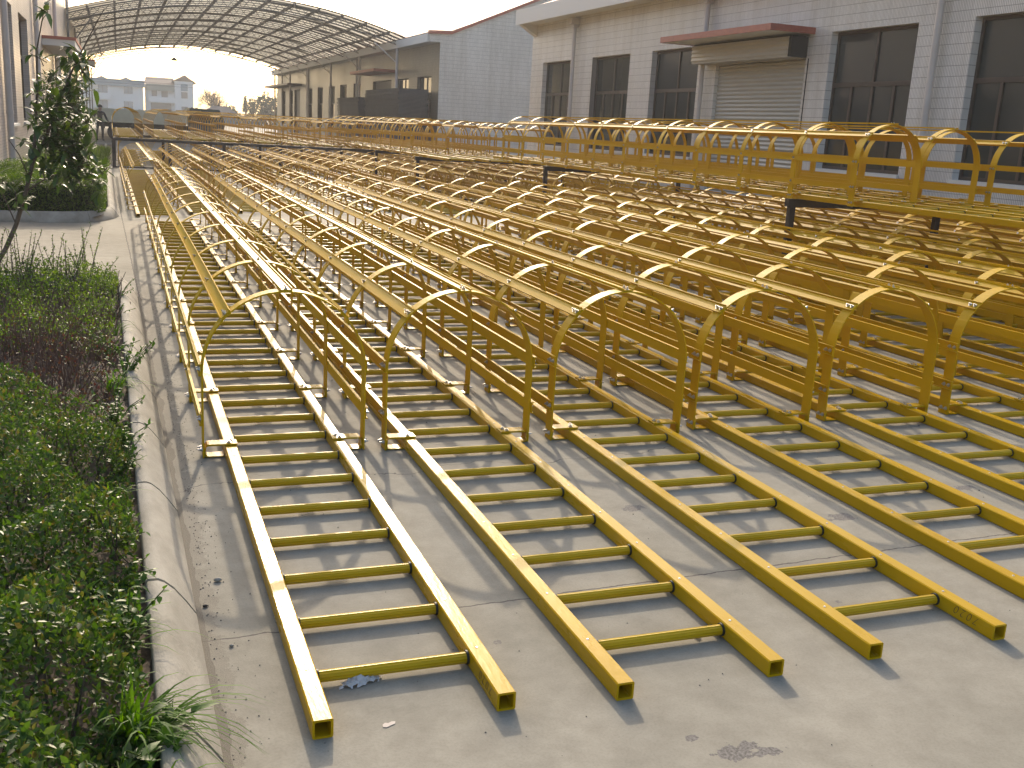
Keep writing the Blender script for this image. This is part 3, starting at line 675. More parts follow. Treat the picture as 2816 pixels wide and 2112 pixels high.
def person(loc, rz):
    # skeleton: joints with radii, skinned into one body
    J = [((0,0,.80),.125),((0,.0,.93),.12),((0,-.03,1.10),.135),((0,-.05,1.20),.10),((0,-.07,1.28),.05),((0,-.09,1.35),.075),((0,-.085,1.44),.085),((0,-.075,1.50),.06),
         ((-.09,0,.76),.085),((-.10,-.03,.42),.058),((-.10,.02,.08),.042),((-.10,-.12,.03),.035),
         ((.09,0,.76),.085),((.11,.05,.42),.058),((.12,.12,.08),.042),((.12,-.02,.03),.035),
         ((-.18,-.05,1.18),.062),((-.27,-.10,.93),.045),((-.24,-.30,.86),.034),((-.23,-.37,.85),.026),
         ((.18,-.05,1.18),.062),((.28,-.02,.93),.045),((.27,-.16,.76),.034),((.27,-.20,.70),.026)]
    E = [(0,1),(1,2),(2,3),(3,4),(4,5),(5,6),(6,7),(0,8),(8,9),(9,10),(10,11),(0,12),(12,13),(13,14),(14,15),(3,16),(16,17),(17,18),(18,19),(3,20),(20,21),(21,22),(22,23)]
    for base, sx in ((19,-1),(23,1)):
        p = Vector(J[base][0])
        for k in range(4):
            a = len(J); q = p + Vector(((k-1.5)*.018, -.035, -.03)); J.append((tuple(q), .009)); J.append((tuple(q + Vector((0,-.014,-.035))), .008)); E += [(base, a), (a, a+1)]
        a = len(J); q = p + Vector((sx*-.03, -.03, .0)); J.append((tuple(q), .010)); E.append((base, a))
    me = bpy.data.meshes.new('person'); me.from_pydata([j[0] for j in J], E, []); me.update()
    o = bpy.data.objects.new('tmp_person', me); C.objects.link(o)
    sk = o.modifiers.new('s', 'SKIN')
    for i, v in enumerate(me.skin_vertices[0].data): v.radius = (J[i][1], J[i][1]*.85 if i in (1,2,3,0) else J[i][1]); v.use_root = (i == 0)
    sb = o.modifiers.new('b', 'SUBSURF'); sb.levels = 1; sb.render_levels = 1
    bpy.context.view_layer.update()
    me2 = bpy.data.meshes.new_from_object(o.evaluated_get(bpy.context.evaluated_depsgraph_get())); bpy.data.objects.remove(o)
    jacket = mat('dark_jacket', (.035,.03,.03), .8); tr = mat('dark_trousers', (.025,.025,.03), .85); skin = mat('skin', (.35,.2,.14), .6)
    me2.materials.clear()
    for m in (jacket, tr, skin): me2.materials.append(m)
    for p in me2.polygons:
        c = p.center; p.use_smooth = True
        p.material_index = 2 if (c.z > 1.27 or (c.z < .85 and abs(c.x) > .19)) else (1 if c.z < .80 else 0)
    po = bpy.data.objects.new('person', me2); C.objects.link(po); po.location = loc; po.rotation_euler = (0,0,rz)
    h = MB(); vs = []; fs = []
    for i in range(6):
        for j in range(10):
            a = math.pi*.5*i/5; t = 2*math.pi*j/10; vs.append((.098*math.cos(t)*math.sin(a+.12), -.075+.11*math.sin(t)*math.sin(a+.12), 1.43 + .115*math.cos(a)))
    for i in range(5):
        for j in range(10): fs.append((i*10+j, (i+1)*10+j, (i+1)*10+(j+1) % 10, i*10+(j+1) % 10))
    h.add(vs, fs, 0, True); h.obj('hair', M['black'], po)
    tag(po, 'person in a dark jacket standing beside the far planter', 'person')
person((-1.12, 47.5, 0), R(160))

# ---------------------------------------------------------------- far houses, wires, trees
hw = mat('far_house_white', (.62,.64,.66), .8); hb = mat('far_blue_roof', (.10,.20,.28), .7); hd = mat('far_opening', (.14,.14,.16), .6); hg = mat('far_green_grey', (.17,.21,.20), .8)
h = empty('village_house', (-.8, 205, 0))
b = MB(); b.box(-7.5, 4.1, 205, 214, 0, 6.0); P0(b.obj('wall', hw), h)
b = MB(); b.box(-7.8, 4.4, 204.5, 214.5, 6.0, 6.05); b.box(-7.8, 4.4, 204.4, 204.5, 5.35, 6.55)
for cx in (-2.9, 1.2): b.add([(cx-.9,204.35,6.55),(cx+.9,204.35,6.55),(cx,204.35,6.95),(cx,207,6.95)], [(0,1,2),(0,2,3),(1,3,2)])
P0(b.obj('roof', hb), h)
for x0, z0, x1, z1 in ((-3.5,4.15,-2.05,5.4),(.85,4.2,2.2,5.5),(-3.6,1.2,-2.1,2.7),(.8,1.2,2.2,2.7)):
    f = MB(); f.box(x0-.06, x1+.06, 204.9, 204.98, z0-.06, z1+.06); fo = f.obj('window', hd); P0(fo, h)
    g = MB(); g.box(x0, x0+.5*(x1-x0)-.05, 204.86, 204.9, z0, z1); g.box(x0+.5*(x1-x0)+.05, x1, 204.86, 204.9, z0, z1); g.obj('pane', mat('far_pane', (.20,.25,.30), .3), fo)
b = MB(); b.box(-1.9, -1.4, 204.7, 204.99, 1.0, 5.35); b.box(-7.5, -1.4, 204.1, 204.9, 2.9, 3.9); P0(b.obj('balcony', hw), h)
tag(h, 'far white two-storey house with flat blue roof band', 'house')
h = empty('village_house', (9, 205, 0))
b = MB(); b.box(4.6, 9.6, 206, 214, 0, 6.2); b.box(9.6, 12.9, 205, 214, 0, 6.9); b.box(5.0, 9.6, 204.9, 206, 2.9, 3.8); P0(b.obj('wall', hw), h)
b = MB(); b.add([(4.3,205.3,6.15),(9.6,205.3,6.15),(9.6,209,7.45),(4.7,209,7.45)], [(0,1,2,3)]); b.extr([(9.2,6.9),(11.35,8.05),(13.4,6.75),(13.4,6.6),(11.35,7.85),(9.2,6.7)], 'y', 204.6, 214.2); b.add([(9.6,205,6.9),(12.9,205,6.9),(11.35,205,7.85)], [(0,1,2)])
P0(b.obj('roof', mat('far_brown_roof', (.20,.14,.12), .8)), h)
b = MB(); b.box(4.7, 9.58, 205.0, 205.99, 5.0, 6.1); P0(b.obj('fascia', hg), h)
for x0, z0, x1, z1, m_ in ((10.7,5.2,11.9,6.4,hb),(10.75,3.9,11.85,5.0,hd),(10.75,1.0,11.85,2.4,hd),(5.6,4.0,6.5,5.0,hd),(7.3,3.9,8.4,5.0,hd),(5.4,1.1,9.0,2.8,hd)):
    f = MB(); f.box(x0, x1, (204.9 if x0 > 9.6 else 205.9), (204.99 if x0 > 9.6 else 205.99), z0, z1); P0(f.obj('window', m_), h)
tag(h, 'far white house with brown gabled roof and tall stair window', 'house')
h = empty('village_house', (13, 150, 0))
b = MB(); b.box(10.9, 15.0, 150, 154, 0, 1.5); P0(b.obj('wall', hg), h)
b = MB(); b.add([(10.5,149.6,1.45),(15.4,149.6,1.45),(14.0,152,2.5),(12.0,152,2.5),(10.5,154.4,1.45),(15.4,154.4,1.45)], [(0,1,2,3),(1,5,2),(5,4,3,2),(4,0,3)]); ro = b.obj('roof', mat('far_dark_roof', (.09,.08,.08), .8)); P0(ro, h)
b = MB(); b.box(12.0, 12.12, 151.9, 152.05, 2.5, 2.85); b.box(13.9, 14.02, 151.9, 152.05, 2.5, 2.85); b.obj('ridge_horn', hd, ro)
tag(h, 'low far farmhouse with dark hipped roof below the bare tree', 'house')
for i, (za, zb) in enumerate(((4.75,5.45),(4.35,5.10),(4.1,4.85),(5.2,5.95))):
    wv = MB(); wv.tube([(-12 + 3*k, 110, za-.1 + (zb-za)*k/14 - .5*math.sin(math.pi*k/14)) for k in range(15)], .012, 4, cap=False)
    tag(wv.obj('power_line', M['black']), 'thin overhead wire before the far houses, %s of the four' % ['second highest','third highest','lowest','highest'][i], 'wire', 'overhead wires behind the canopy')

def leaf_add(mb, p, d, up, ln, wd, mi=0, fold=.25, droop=.0, seg=2):
    """a leaf with a midrib fold; seg 2 = rhombus pair, seg 3 = curved oval"""
    d = d.normalized(); s = d.cross(up)
    if s.length < 1e-3: s = d.cross(Vector((1,0,0)))
    s.normalize(); n = s.cross(d).normalized()
    if seg == 2:
        a = p; t = p + d*ln - n*droop*ln; m1 = p + d*ln*.5
        mb.add([a, m1 + s*wd*.5 + n*fold*wd*.5, t, m1 - s*wd*.5 + n*fold*wd*.5], [(0,1,2),(0,2,3)], mi)
    else:
        us = (0, .28, .62, 1.0); wsd = (0, .46, .42, 0); c = [p + d*ln*u - n*droop*ln*u*u for u in us]
        vs = [c[0], c[1]+s*wd*wsd[1]+n*fold*wd*.4, c[1], c[1]-s*wd*wsd[1]+n*fold*wd*.4, c[2]+s*wd*wsd[2]+n*fold*wd*.4, c[2], c[2]-s*wd*wsd[2]+n*fold*wd*.4, c[3]]
        mb.add(vs, [(0,1,2),(0,2,3),(1,4,5,2),(2,5,6,3),(4,7,5),(5,7,6)], mi, True)
def rdir(rr, up=.3):
    while True:
        v = Vector((rr.uniform(-1,1), rr.uniform(-1,1), rr.uniform(-1,1)))
        if .1 < v.length < 1: v.normalize(); v.z += up; return v.normalized()

def far_tree(x, y, h, rad, z0, seed, dens, label, leaf=.5, bare=False, cone=False, group=None):
    rr = random.Random(seed); t = empty('tree', (x, y, 0))
    tm_ = MB(); tm_.tube([(x,y,0),(x+.1,y,h*.45)], [.22,.12], 7)
    tips = []
    def br(p, d, ln, r, lv):
        q = p + d*ln; tm_.tube([p, (p+q)/2 + Vector((rr.uniform(-.1,.1)*ln,0,0)), q], [r, r*.75, r*.5], 4, cap=False); tips.append(q)
        if lv > 0:
            for _ in range(4 if bare else 3): br(p + d*ln*rr.uniform(.4,1), (d + rdir(rr,.15)*.75).normalized(), ln*rr.uniform(.55,.75), r*.5, lv-1)
    for _ in range(11 if bare else 5): br(Vector((x,y,h*rr.uniform(.18,.4))), (Vector((rr.uniform(-1,1), rr.uniform(-1,1), rr.uniform(.4,1.2)))).normalized(), rad*.55, .09, 4 if bare else 1)
    P0(tm_.obj('trunk', M['bark']), t)
    if not bare:
        lf = MB()
        for _ in range(dens):
            if cone:
                u = rr.random()**.6; rz_ = rad*u; a = rr.uniform(0,6.28); p = Vector((x + rz_*math.cos(a)*rr.random(), y + rz_*math.sin(a), z0 + (h-z0)*(1-u)))
            else:
                v = rdir(rr, 0)*rr.random()**.4; bump_ = 1 + .25*math.sin(v.x*7+seed) * math.cos(v.z*6+seed); p = Vector((x + v.x*rad*bump_, y + v.y*rad, (z0+h)/2 + v.z*(h-z0)/2*bump_))
            leaf_add(lf, p, rdir(rr,0), rdir(rr,0), leaf*rr.uniform(.6,1.2), leaf*.6)
        P0(lf.obj('crown', M['fardark']), t)
    tag(t, label, 'tree', group); return t
far_tree(13.3, 162, 5.2, 3.3, 1.5, 11, 0, 'bare round-crowned tree above the far dark roof', bare=True)
far_tree(17.9, 165, 4.3, .55, 2.0, 12, 500, 'narrow pointed evergreen right of the bare tree', leaf=.3, cone=True)
far_tree(19.0, 165, 4.2, .8, 1.6, 13, 700, 'small rounded evergreen beside the narrow pointed one', leaf=.3)
far_tree(21.3, 168, 5.1, 1.7, 1.0, 14, 1600, 'dark bushy tree just left of the far canopy post', leaf=.35)
far_tree(23.6, 166, 5.3, 1.8, 1.0, 15, 1600, 'dark bushy tree behind the far canopy post', leaf=.35)
far_tree(26.3, 167, 5.4, 1.9, 1.0, 16, 1600, 'dark bushy tree against the far wall corner of the gabled hall', leaf=.35)
us = MB(); q = random.Random(21)
for k in range(9000):
    x = q.uniform(-12, 34); lim = (1.9 if x > 9.5 else .5) + .55*math.sin(x*.9) + .4*math.sin(x*2.3+1); z = q.random()**.7*lim
    leaf_add(us, Vector((x, 172 + q.uniform(-2,2), z)), rdir(q,0), rdir(q,0), .45*q.uniform(.6,1.3), .3)
tag(us.obj('scrub', M['fardark']), 'dull scrub along the far field edge', 'scrub', kind='stuff')

# ---------------------------------------------------------------- planting
rr = random.Random(42)
def stem(mb, pts, r0, r1, n=6):
    k = len(pts); mb.tube(pts, [r0 + (r1-r0)*i/(k-1) for i in range(k)], n, cap=False)

def young_tree(root, stems, clusters, leaf_l, label, seed, per=9, thick=.02, spread=.12):
    rr = random.Random(seed); t = empty('young_tree', root); tm_ = MB(); lf = MB()
    for pts, r0, r1 in stems: stem(tm_, [Vector(p) for p in pts], r0, r1)
    for (cx, cy, cz, rad, cnt) in clusters:
        for _ in range(cnt):
            v = rdir(rr, 0)*rad*1.22*rr.random()**.5; p = Vector((cx,cy,cz)) + v
            d0 = rdir(rr, .2); q = p + d0*rr.uniform(.04,.10)
            tm_.tube([p - d0*.05, p, q], [.004,.003,.0018], 4, cap=False)
            m_ = rr.randint(4, 6)
            for k in range(m_):
                dd = (d0*.5 + rdir(rr, .15)).normalized(); ln = leaf_l*rr.uniform(.65,1.15)
                leaf_add(lf, q - d0*.02*k, dd, Vector((0,0,1)), ln, ln*.40, fold=.3, droop=rr.uniform(.1,.55), seg=3)
    P0(tm_.obj('trunk', M['bark']), t); P0(lf.obj('crown', M['tree']), t)
    tag(t, label, 'tree'); return t
Y1 = 7.4
young_tree((-1.40, 7.5, .08),
  [([(-1.40,7.5,.05),(-1.30,7.5,.22),(-1.21,7.48,.42),(-1.12,7.46,.70),(-1.05,7.45,.95),(-1.02,7.45,1.2)], .024, .015),
   ([(-1.02,7.45,1.2),(-.995,7.45,1.5),(-.975,7.42,1.85),(-.90,7.4,2.18)], .013, .004),
   ([(-1.05,7.45,.95),(-.95,7.5,1.14),(-.83,7.52,1.45),(-.72,7.5,1.70),(-.61,7.5,1.92),(-.46,7.5,2.20)], .014, .003),
   ([(-1.09,7.46,.82),(-1.15,7.4,1.0),(-1.22,7.38,1.12)], .007, .003),
   ([(-1.12,7.46,.70),(-.95,7.40,.82),(-.72,7.36,.92),(-.52,7.3,.96)], .007, .003),
   ([(-1.21,7.48,.42),(-1.27,7.4,.62),(-1.33,7.35,.80)], .006, .003)],
  [(-.90,7.40,2.17,.03,2),(-.96,7.42,1.78,.04,2),(-.985,7.44,1.50,.05,3),(-.98,7.45,1.30,.07,4),(-.66,7.5,1.74,.11,13),(-.74,7.5,1.50,.10,9),
   (-.86,7.5,1.34,.13,14),(-.80,7.5,1.18,.15,17),(-.92,7.48,1.12,.15,18),(-.80,7.45,.98,.17,22),(-.65,7.42,1.02,.14,13),(-.96,7.45,.90,.14,14),(-.70,7.38,.84,.17,11),(-.54,7.32,.88,.10,5),
   (-1.30,7.36,.78,.07,3),(-1.14,7.4,.60,.08,4),(-.60,7.4,1.30,.07,4)], .125,
  'young glossy-leaved tree leaning over the gap between the planters', 31)
young_tree((-1.42, 16.6, .08),
  [([(-1.38,16.6,.05),(-1.36,16.6,.5),(-1.34,16.6,1.0),(-1.3,16.6,1.6),(-1.28,16.6,1.95)], .028, .008),
   ([(-1.50,16.55,.05),(-1.50,16.55,.6),(-1.46,16.6,1.1),(-1.5,16.6,1.6)], .024, .007),
   ([(-1.35,16.6,.8),(-1.1,16.6,1.2),(-.9,16.6,1.6)], .014, .005)],
  [(-1.32,16.6,1.85,.12,16),(-1.30,16.6,1.55,.22,26),(-1.10,16.6,1.50,.22,26),(-1.45,16.6,1.30,.22,40),(-1.12,16.6,1.22,.26,60),(-1.02,16.6,1.12,.20,40),(-1.25,16.6,1.02,.26,52),(-1.0,16.6,1.42,.16,22),(-1.5,16.6,1.0,.18,30),(-1.0,16.6,1.75,.2,14),(-1.0,16.6,.92,.2,22),(-1.4,16.6,1.6,.25,16)], .12,
  'bushy evergreen tree with two slim stems in the far planter', 32)
young_tree((-1.5, 24, .08), [([(-1.5,24,.05),(-1.45,24,.8),(-1.45,24,1.6)], .03, .01)],
  [(-1.5,24,1.0,.28,60),(-1.35,24,.75,.26,45),(-1.5,24,1.4,.28,50),(-1.4,24,1.2,.2,30)], .13, 'small evergreen farther along the far planter', 33)

def shrub_mass(name, label, cat, m, x0, x1, y0, y1, zf, cnt, ll, lw, seed, stems=0, stem_m=None, upb=.4, rim=.5, seg=2, parent_name='foliage'):
    rr = random.Random(seed); t = empty(name, ((x0+x1)/2, (y0+y1)/2, .09)); lf = MB()
    for _ in range(cnt):
        x = rr.uniform(x0, x1); y = rr.uniform(y0, y1); top = zf(x, y)
        z = .10 + (top-.10)*(1 - rr.random()**1.8*.9)
        d = rdir(rr, upb); ln = ll*rr.uniform(.6,1.2)
        leaf_add(lf, Vector((x,y,z)), d, rdir(rr, 1.0), ln, lw*ln/ll, fold=.35, seg=seg)
    P0(lf.obj(parent_name, m), t)
    if stems:
        st = MB()
        for _ in range(stems):
            x = rr.uniform(x0, x1); y = rr.uniform(y0, y1); top = zf(x, y); p = Vector((x,y,.07)); q = p + Vector((rr.uniform(-.08,.08), rr.uniform(-.08,.08), (top-.07)*rr.uniform(.7,1.0)))
            st.tube([p, (p+q)/2 + Vector((rr.uniform(-.02,.02),0,0)), q], [.004,.003,.0015], 4, cap=False)
        tag(P0(st.obj('twigs', stem_m or M['bark']), t), kind='stuff')
    tag(t, label, cat); return t
def lump(x, y, s=1.0, o=0): return .5 + .5*math.sin(x*9*s + 2.1*math.sin(y*4.3*s+o)) * math.cos(y*7.1*s + o + 1.7*math.sin(x*5*s))
edge = lambda x, x1, f=.12: min(1.0, max(.0, (x1-x)/f))
shrub_mass('privet_shrub', 'dense dark green privet shrub filling the nearest corner of the planter', 'shrub', M['privet'], -1.25, -.37, -1.2, .95,
           lambda x, y: .10 + (.16+.16*lump(x,y,1,.3)) * max(0, min(1, .1+.9*edge(x,-.41+.08*math.sin(9*y)+.05*math.sin(23*y),.16))), 40000, .021, .0105, 51, 150, upb=.5, seg=3)
shrub_mass('privet_shrub', 'green privet shrub with orange-tinged leaves behind the nearest one', 'shrub', M['privet'], -1.35, -.38, .95, 2.35,
           lambda x, y: .10 + (.14+.19*lump(x,y,1.2,2)) * max(0, min(1, .05+.95*edge(x,-.45+.09*math.sin(7*y+1)+.04*math.sin(19*y),.2))), 27000, .020, .010, 52, 180, upb=.5)
shrub_mass('barberry_shrub', 'reddish brown twiggy barberry shrub in the middle of the near planter', 'shrub', M['redleaf'], -1.35, -.44, 2.45, 4.0,
           lambda x, y: .15 + .24*lump(x,y,1.1,4)*(.4+.6*edge(x,-.54,.2)), 2600, .018, .010, 53, 650, M['twig'])
shrub_mass('green_shrub', 'low green shrub mixed with bare twigs behind the barberry', 'shrub', M['shoot'], -1.5, -.44, 3.7, 5.2,
           lambda x, y: .14 + .20*lump(x,y,1.3,5)*(.4+.6*edge(x,-.42,.2)), 6200, .020, .010, 54, 700, M['twig'])
shrub_mass('green_shrub', 'leafy light green shrub at the back of the near planter', 'shrub', M['shoot'], -1.9, -.42, 5.2, 6.35,
           lambda x, y: .18 + .18*lump(x,y,1.5,6)*(.5+.5*edge(x,-.40,.2)), 9500, .022, .012, 55, 500)
# upright leafy shoots standing out of the last shrub
rs = random.Random(61); sh_root = empty('tall_shoots', (-.9, 6.0, .09)); st = MB(); lf = MB()
for k in range(58):
    x = rs.uniform(-1.6, -.52); y = rs.uniform(5.6, 6.35); hh = rs.uniform(.28, .46) if x < -.6 else rs.uniform(.2,.34)
    lean = Vector((rs.uniform(-.10,.14), rs.uniform(-.08,.08), 0)); p = Vector((x,y,.1)); q = p + lean + Vector((0,0,hh)); mid = (p+q)/2 - lean*.15
    st.tube([p, mid, q], [.0035,.0028,.0014], 4, cap=False)
    for j in range(22):
        u = .3 + .7*j/21; c = p.lerp(mid, u*2) if u < .5 else mid.lerp(q, u*2-1)
        leaf_add(lf, c, rdir(rs, .5), Vector((0,0,1)), rs.uniform(.016,.030), .012, fold=.3)
tag(P0(st.obj('twigs', M['bark']), sh_root), kind='stuff'); P0(lf.obj('foliage', M['shoot']), sh_root)
tag(sh_root, 'cluster of upright leafy shoots at the back end of the near planter', 'shrub')
# dead leaves and crumbs on the soil
lt = MB(); q = random.Random(71)
for k in range(2600):
    leaf_add(lt, Vector((q.uniform(-1.4,-.375), q.uniform(-1.2,6.2), .105+q.uniform(0,.02))), rdir(q,-.1), Vector((0,0,1)), q.uniform(.012,.035), q.uniform(.008,.016))
tag(lt.obj('leaf_litter', M['dry']), 'dry leaf litter on the planter soil', 'litter', kind='stuff')

def grass_tuft(x, y, cnt, ln, label, seed, lean=(.35,0)):
    q = random.Random(seed); mb = MB()
    for _ in range(cnt):
        a = q.uniform(0, 6.28); d = Vector((math.cos(a)*.35 + lean[0]*q.random()*1.4, math.sin(a)*.35 + lean[1], q.uniform(.55,1.1))).normalized(); l = ln*q.uniform(.5,1.15); wd = q.uniform(.0022,.0045)
        p = Vector((x + q.uniform(-.035,.035), y + q.uniform(-.05,.05), .095)); s = d.cross(Vector((0,0,1))).normalized(); vs = []; n = 6
        for i in range(n+1):
            u = i/n; c = p + d*l*u + Vector((d.x,d.y,0))*l*.5*u*u - Vector((0,0,l*.62*u*u*u)); ww = wd*(1-u**2.2); vs += [c - s*ww, c + s*ww]
        mb.add(vs, [(2*i, 2*i+1, 2*i+3, 2*i+2) for i in range(n)], 0, True)
    tag(mb.obj('grass_tuft', M['grass']), label, 'grass tuft'); 
grass_tuft(-.39, -.05, 95, .26, 'largest grass tuft spilling over the kerb at the bottom left', 81, (.55,-.1))
grass_tuft(-.46, .33, 26, .22, 'thin grass tuft beside the kerb behind the largest tuft', 82, (.4,.1))
grass_tuft(-.38, -.30, 30, .2, 'grass tuft at the very front of the planter edge', 83, (.4,-.2))
grass_tuft(-.45, 2.95, 70, .20, 'dense grass tuft beside the kerb halfway along the near planter', 84, (.3,0))
grass_tuft(-.44, 4.35, 18, .2, 'sparse grass tuft by the kerb near the planter back', 85, (.3,.2))
grass_tuft(-.45, 1.45, 16, .14, 'short grass tuft on bare soil beside the kerb', 86, (.4,0))
def weed(x, y, r, h, cnt, ll, label, seed):
    q = random.Random(seed); t = empty('weed_plant', (x, y, .09)); st = MB(); lf = MB()
    for _ in range(max(5, cnt//14)):
        d = rdir(q, .9); p = Vector((x,y,.085)); e = p + Vector((d.x*r*1.2, d.y*r*1.2, h*q.uniform(.5,1))); st.tube([p, (p+e)/2 + Vector((0,0,.02)), e], [.003,.0024,.0014], 4, cap=False)
        for j in range(14):
            u = .2+.8*j/13; leaf_add(lf, p.lerp(e, u), rdir(q,.25), Vector((0,0,1)), ll*q.uniform(.5,1.1), ll*.42, fold=.25, droop=.25, seg=3)
    P0(st.obj('stems', M['shoot']), t); P0(lf.obj('leaves', M['weed']), t); tag(t, label, 'weed')
weed(-0.43, -.10, .14, .10, 130, .05, 'broad-leaved weed beside the largest grass tuft', 91)
weed(-0.40, .42, .12, .17, 130, .035, 'leafy weed leaning on the kerb behind the thin tuft', 92)
weed(-0.42, 1.75, .10, .15, 110, .032, 'small leafy weed beside the kerb on bare soil', 93)
weed(-0.43, 2.45, .13, .16, 150, .030, 'leafy weed spilling over the kerb before the dense tuft', 94)
weed(-0.39, 3.25, .14, .20, 170, .032, 'tallest leafy weed overhanging the kerb mid planter', 95)
weed(-0.44, 1.05, .10, .12, 100, .03, 'low weed between privet and kerb', 96)
weed(-0.43, 4.9, .14, .12, 150, .022, 'fine-leaved pale weed by the kerb near the back', 97)
weed(-0.42, 5.6, .12, .16, 130, .022, 'fine-leaved weed at the back kerb corner', 98)

weed(-0.46, .72, .12, .12, 120, .028, 'low broad weed beside the privet at the bottom left', 99)
weed(-0.41, 2.05, .12, .13, 120, .03, 'spreading weed on the soil behind the small leafy weed', 100)
weed(-0.46, 3.75, .15, .16, 170, .024, 'bushy weed between the barberry and the kerb', 104)

# far planter: clipped hedge, grass behind it
def hedge(x0, x1, y0, y1, z1, cnt, label, seed):
    q = random.Random(seed); t = empty('clipped_hedge', ((x0+x1)/2, y0, .09)); lf = MB(); core = MB()
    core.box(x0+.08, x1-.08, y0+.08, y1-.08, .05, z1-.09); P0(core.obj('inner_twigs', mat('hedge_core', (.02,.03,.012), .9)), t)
    for _ in range(cnt):
        f = q.random(); dd = q.random()**2*.10
        if f < .5: p = Vector((q.uniform(x0,x1), q.uniform(y0,y1), z1 - dd + .03*math.sin(9*q.random())))
        elif f < .8: p = Vector((q.uniform(x0,x1), y0 + dd - .02, q.uniform(.1,z1)))
        else: p = Vector((x1 - dd + .02, q.uniform(y0,y1), q.uniform(.1,z1)))
        leaf_add(lf, p, rdir(q,.4), rdir(q,.8), q.uniform(.02,.038), .018, fold=.3)
    P0(lf.obj('foliage', M['hedge']), t); tag(t, label, 'hedge')
hedge(-2.3, -.60, 12.2, 14.6, .52, 17000, 'clipped dark green hedge at the front of the far planter', 101)
hedge(-2.3, -.66, 15.0, 19.5, .40, 12000, 'lower light green hedge behind the clipped one', 102)
gs = MB(); q = random.Random(103)
for k in range(9000):
    p = Vector((q.uniform(-2.3,-.66), q.uniform(14.5,34), .09)); leaf_add(gs, p, rdir(q,1.4), rdir(q,0), q.uniform(.08,.26), .02, fold=.2)
tag(gs.obj('undergrowth', M['hedge']), 'rough green undergrowth in the far planter', 'undergrowth', kind='stuff')

# ---------------------------------------------------------------- small litter on the concrete
q = random.Random(111); bgm = MB(); nx, ny = 16, 9; vs = []
for i in range(nx+1):
    for j in range(ny+1):
        u = i/nx - .5; v = j/ny - .5; e = max(0, 1 - (u*u*4 + v*v*4)*.9)
        vs.append((.163 + u*.115 + q.uniform(-.004,.004), .225 + v*.045 + u*.02 + q.uniform(-.003,.003), .002 + (.016*q.random()+.008)*e))
bgm.add(vs, [(i*(ny+1)+j, (i+1)*(ny+1)+j, (i+1)*(ny+1)+j+1, i*(ny+1)+j+1) for i in range(nx) for j in range(ny)
             if ((i/nx-.47)*2)**2 + ((j/ny-.45)*2)**2 < .95 + .25*math.sin(i*2.3+j)], 0, False)
tag(bgm.obj('plastic_scrap', mat('clear_plastic', (.50,.485,.47), .30, spec=.7)), 'crumpled clear plastic scrap under the first rung of the nearest ladder', 'litter')
cp = MB(); cp.add([(.172,.008,.0015),(.181,.004,.0015),(.190,.009,.0015),(.203,.014,.0015),(.206,.024,.0015),(.197,.026,.0015),(.188,.021,.0015),(.180,.024,.0015),(.173,.018,.0015)], [tuple(range(9))])
tag(cp.obj('paper_scrap', mat('pale_scrap', (.60,.53,.46), .8, spec=.2)), 'small pale scrap on the concrete in front of the nearest ladder', 'litter')
for i, (x, y, s, lab) in enumerate(((1.235,.235,.022,'brown curled dead leaf beside the right rail of the second ladder'),(1.165,.228,.014,'dark shrivelled leaf under the first rung of the second ladder'))):
    mb = MB(); leaf_add(mb, Vector((x-s, y, .004)), Vector((1,.3,.25)), Vector((0,0,1)), s*2.2, s*1.6, fold=.8, droop=.3, seg=3)
    tag(mb.obj('dead_leaf', M['dry']), lab, 'leaf')
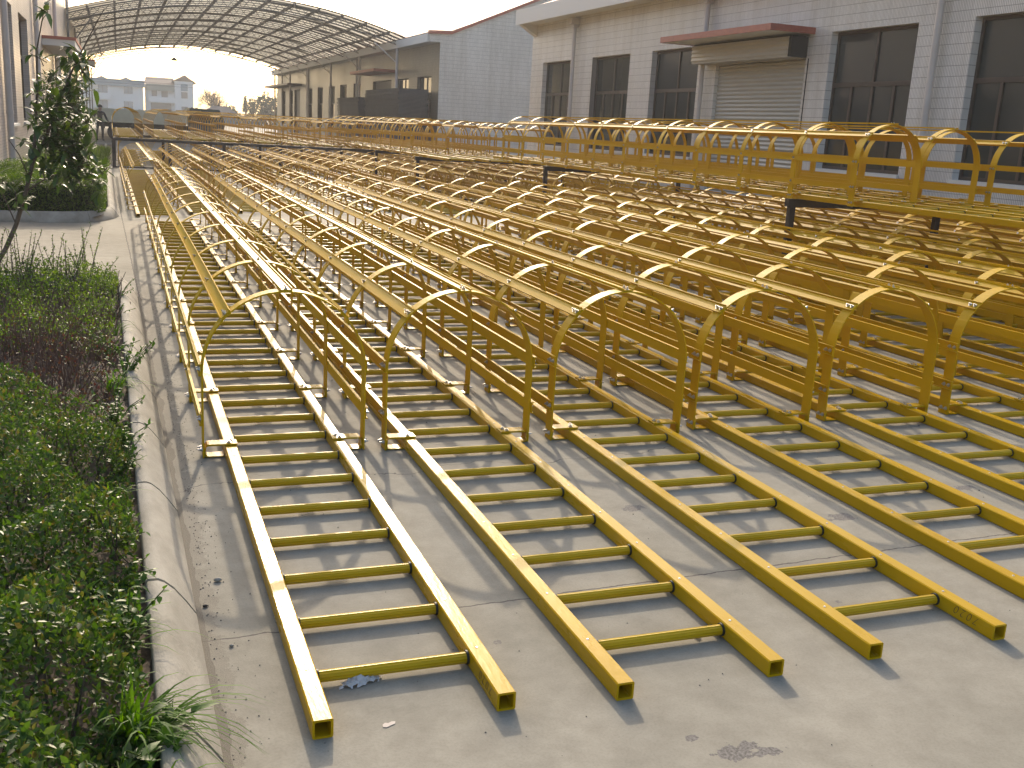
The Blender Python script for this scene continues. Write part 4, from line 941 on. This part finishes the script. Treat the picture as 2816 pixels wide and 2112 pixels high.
for i, (x, y, s, lab) in enumerate(((-.135,.93,.011,'grey pebble between the kerb and the nearest ladder'),(-.185,.76,.007,'dark pebble at the kerb foot'),(-.135,.50,.006,'small pebble by the joint end near the kerb'))):
    mb = MB(); q = random.Random(i); pts = []
    for a in range(4):
        for b_ in range(7):
            th = math.pi*(a+.5)/4; ph = 2*math.pi*b_/7; k = s*q.uniform(.92,1.08); pts.append((x + k*1.2*math.sin(th)*math.cos(ph), y + k*math.sin(th)*math.sin(ph), s*.6 + k*.6*math.cos(th)))
    mb.add(pts, [(a*7+b_, (a+1)*7+b_, (a+1)*7+(b_+1) % 7, a*7+(b_+1) % 7) for a in range(3) for b_ in range(7)] + [tuple(range(7)), tuple(range(21,28))], 0, True)
    tag(mb.obj('pebble', M['kerb'] if i != 1 else M['black']), lab, 'pebble')

gr = MB(); q = random.Random(131)
for k in range(1500):
    if k < 900: x = -.20 + abs(q.gauss(0,.05)); y = q.uniform(-1.2, 6.5)
    else: x = q.uniform(-.15, 5.5); y = q.uniform(-.9, 6.0)
    s_ = q.uniform(.0012,.0032) if k < 900 or q.random() < .93 else q.uniform(.004,.007)
    if x < -.19 + 0: continue
    vs = [(x + s_*a*q.uniform(.7,1.2), y + s_*b_*q.uniform(.7,1.2), .0005 + s_*c*q.uniform(.7,1.1)) for a, b_, c in ((1,0,0),(0,1,0),(-1,0,0),(0,-1,0),(.1,.1,1.1))]
    gr.add(vs, [(0,1,4),(1,2,4),(2,3,4),(3,0,4)])
tag(gr.obj('grit', noisy('grit', (.07,.06,.05), (.25,.22,.18), scale=60, rough=.9)), 'fine grit and crumbs scattered on the concrete', 'grit', kind='stuff')

# ---------------------------------------------------------------- haze
hz = MB(); hz.box(-120, 160, -12, 330, -1, 10.5)
hm = bpy.data.materials.new('haze'); hm.use_nodes = True; n_ = hm.node_tree; n_.nodes.remove(n_.nodes['Principled BSDF'])
pv = n_.nodes.new('ShaderNodeVolumePrincipled'); pv.inputs['Color'].default_value = (.92,.93,.95,1); pv.inputs['Density'].default_value = .0011; pv.inputs['Anisotropy'].default_value = .3
n_.links.new(pv.outputs[0], n_.nodes['Material Output'].inputs['Volume'])
tag(hz.obj('haze', hm), 'thin pale morning haze over the yard and fields', 'haze', kind='stuff')
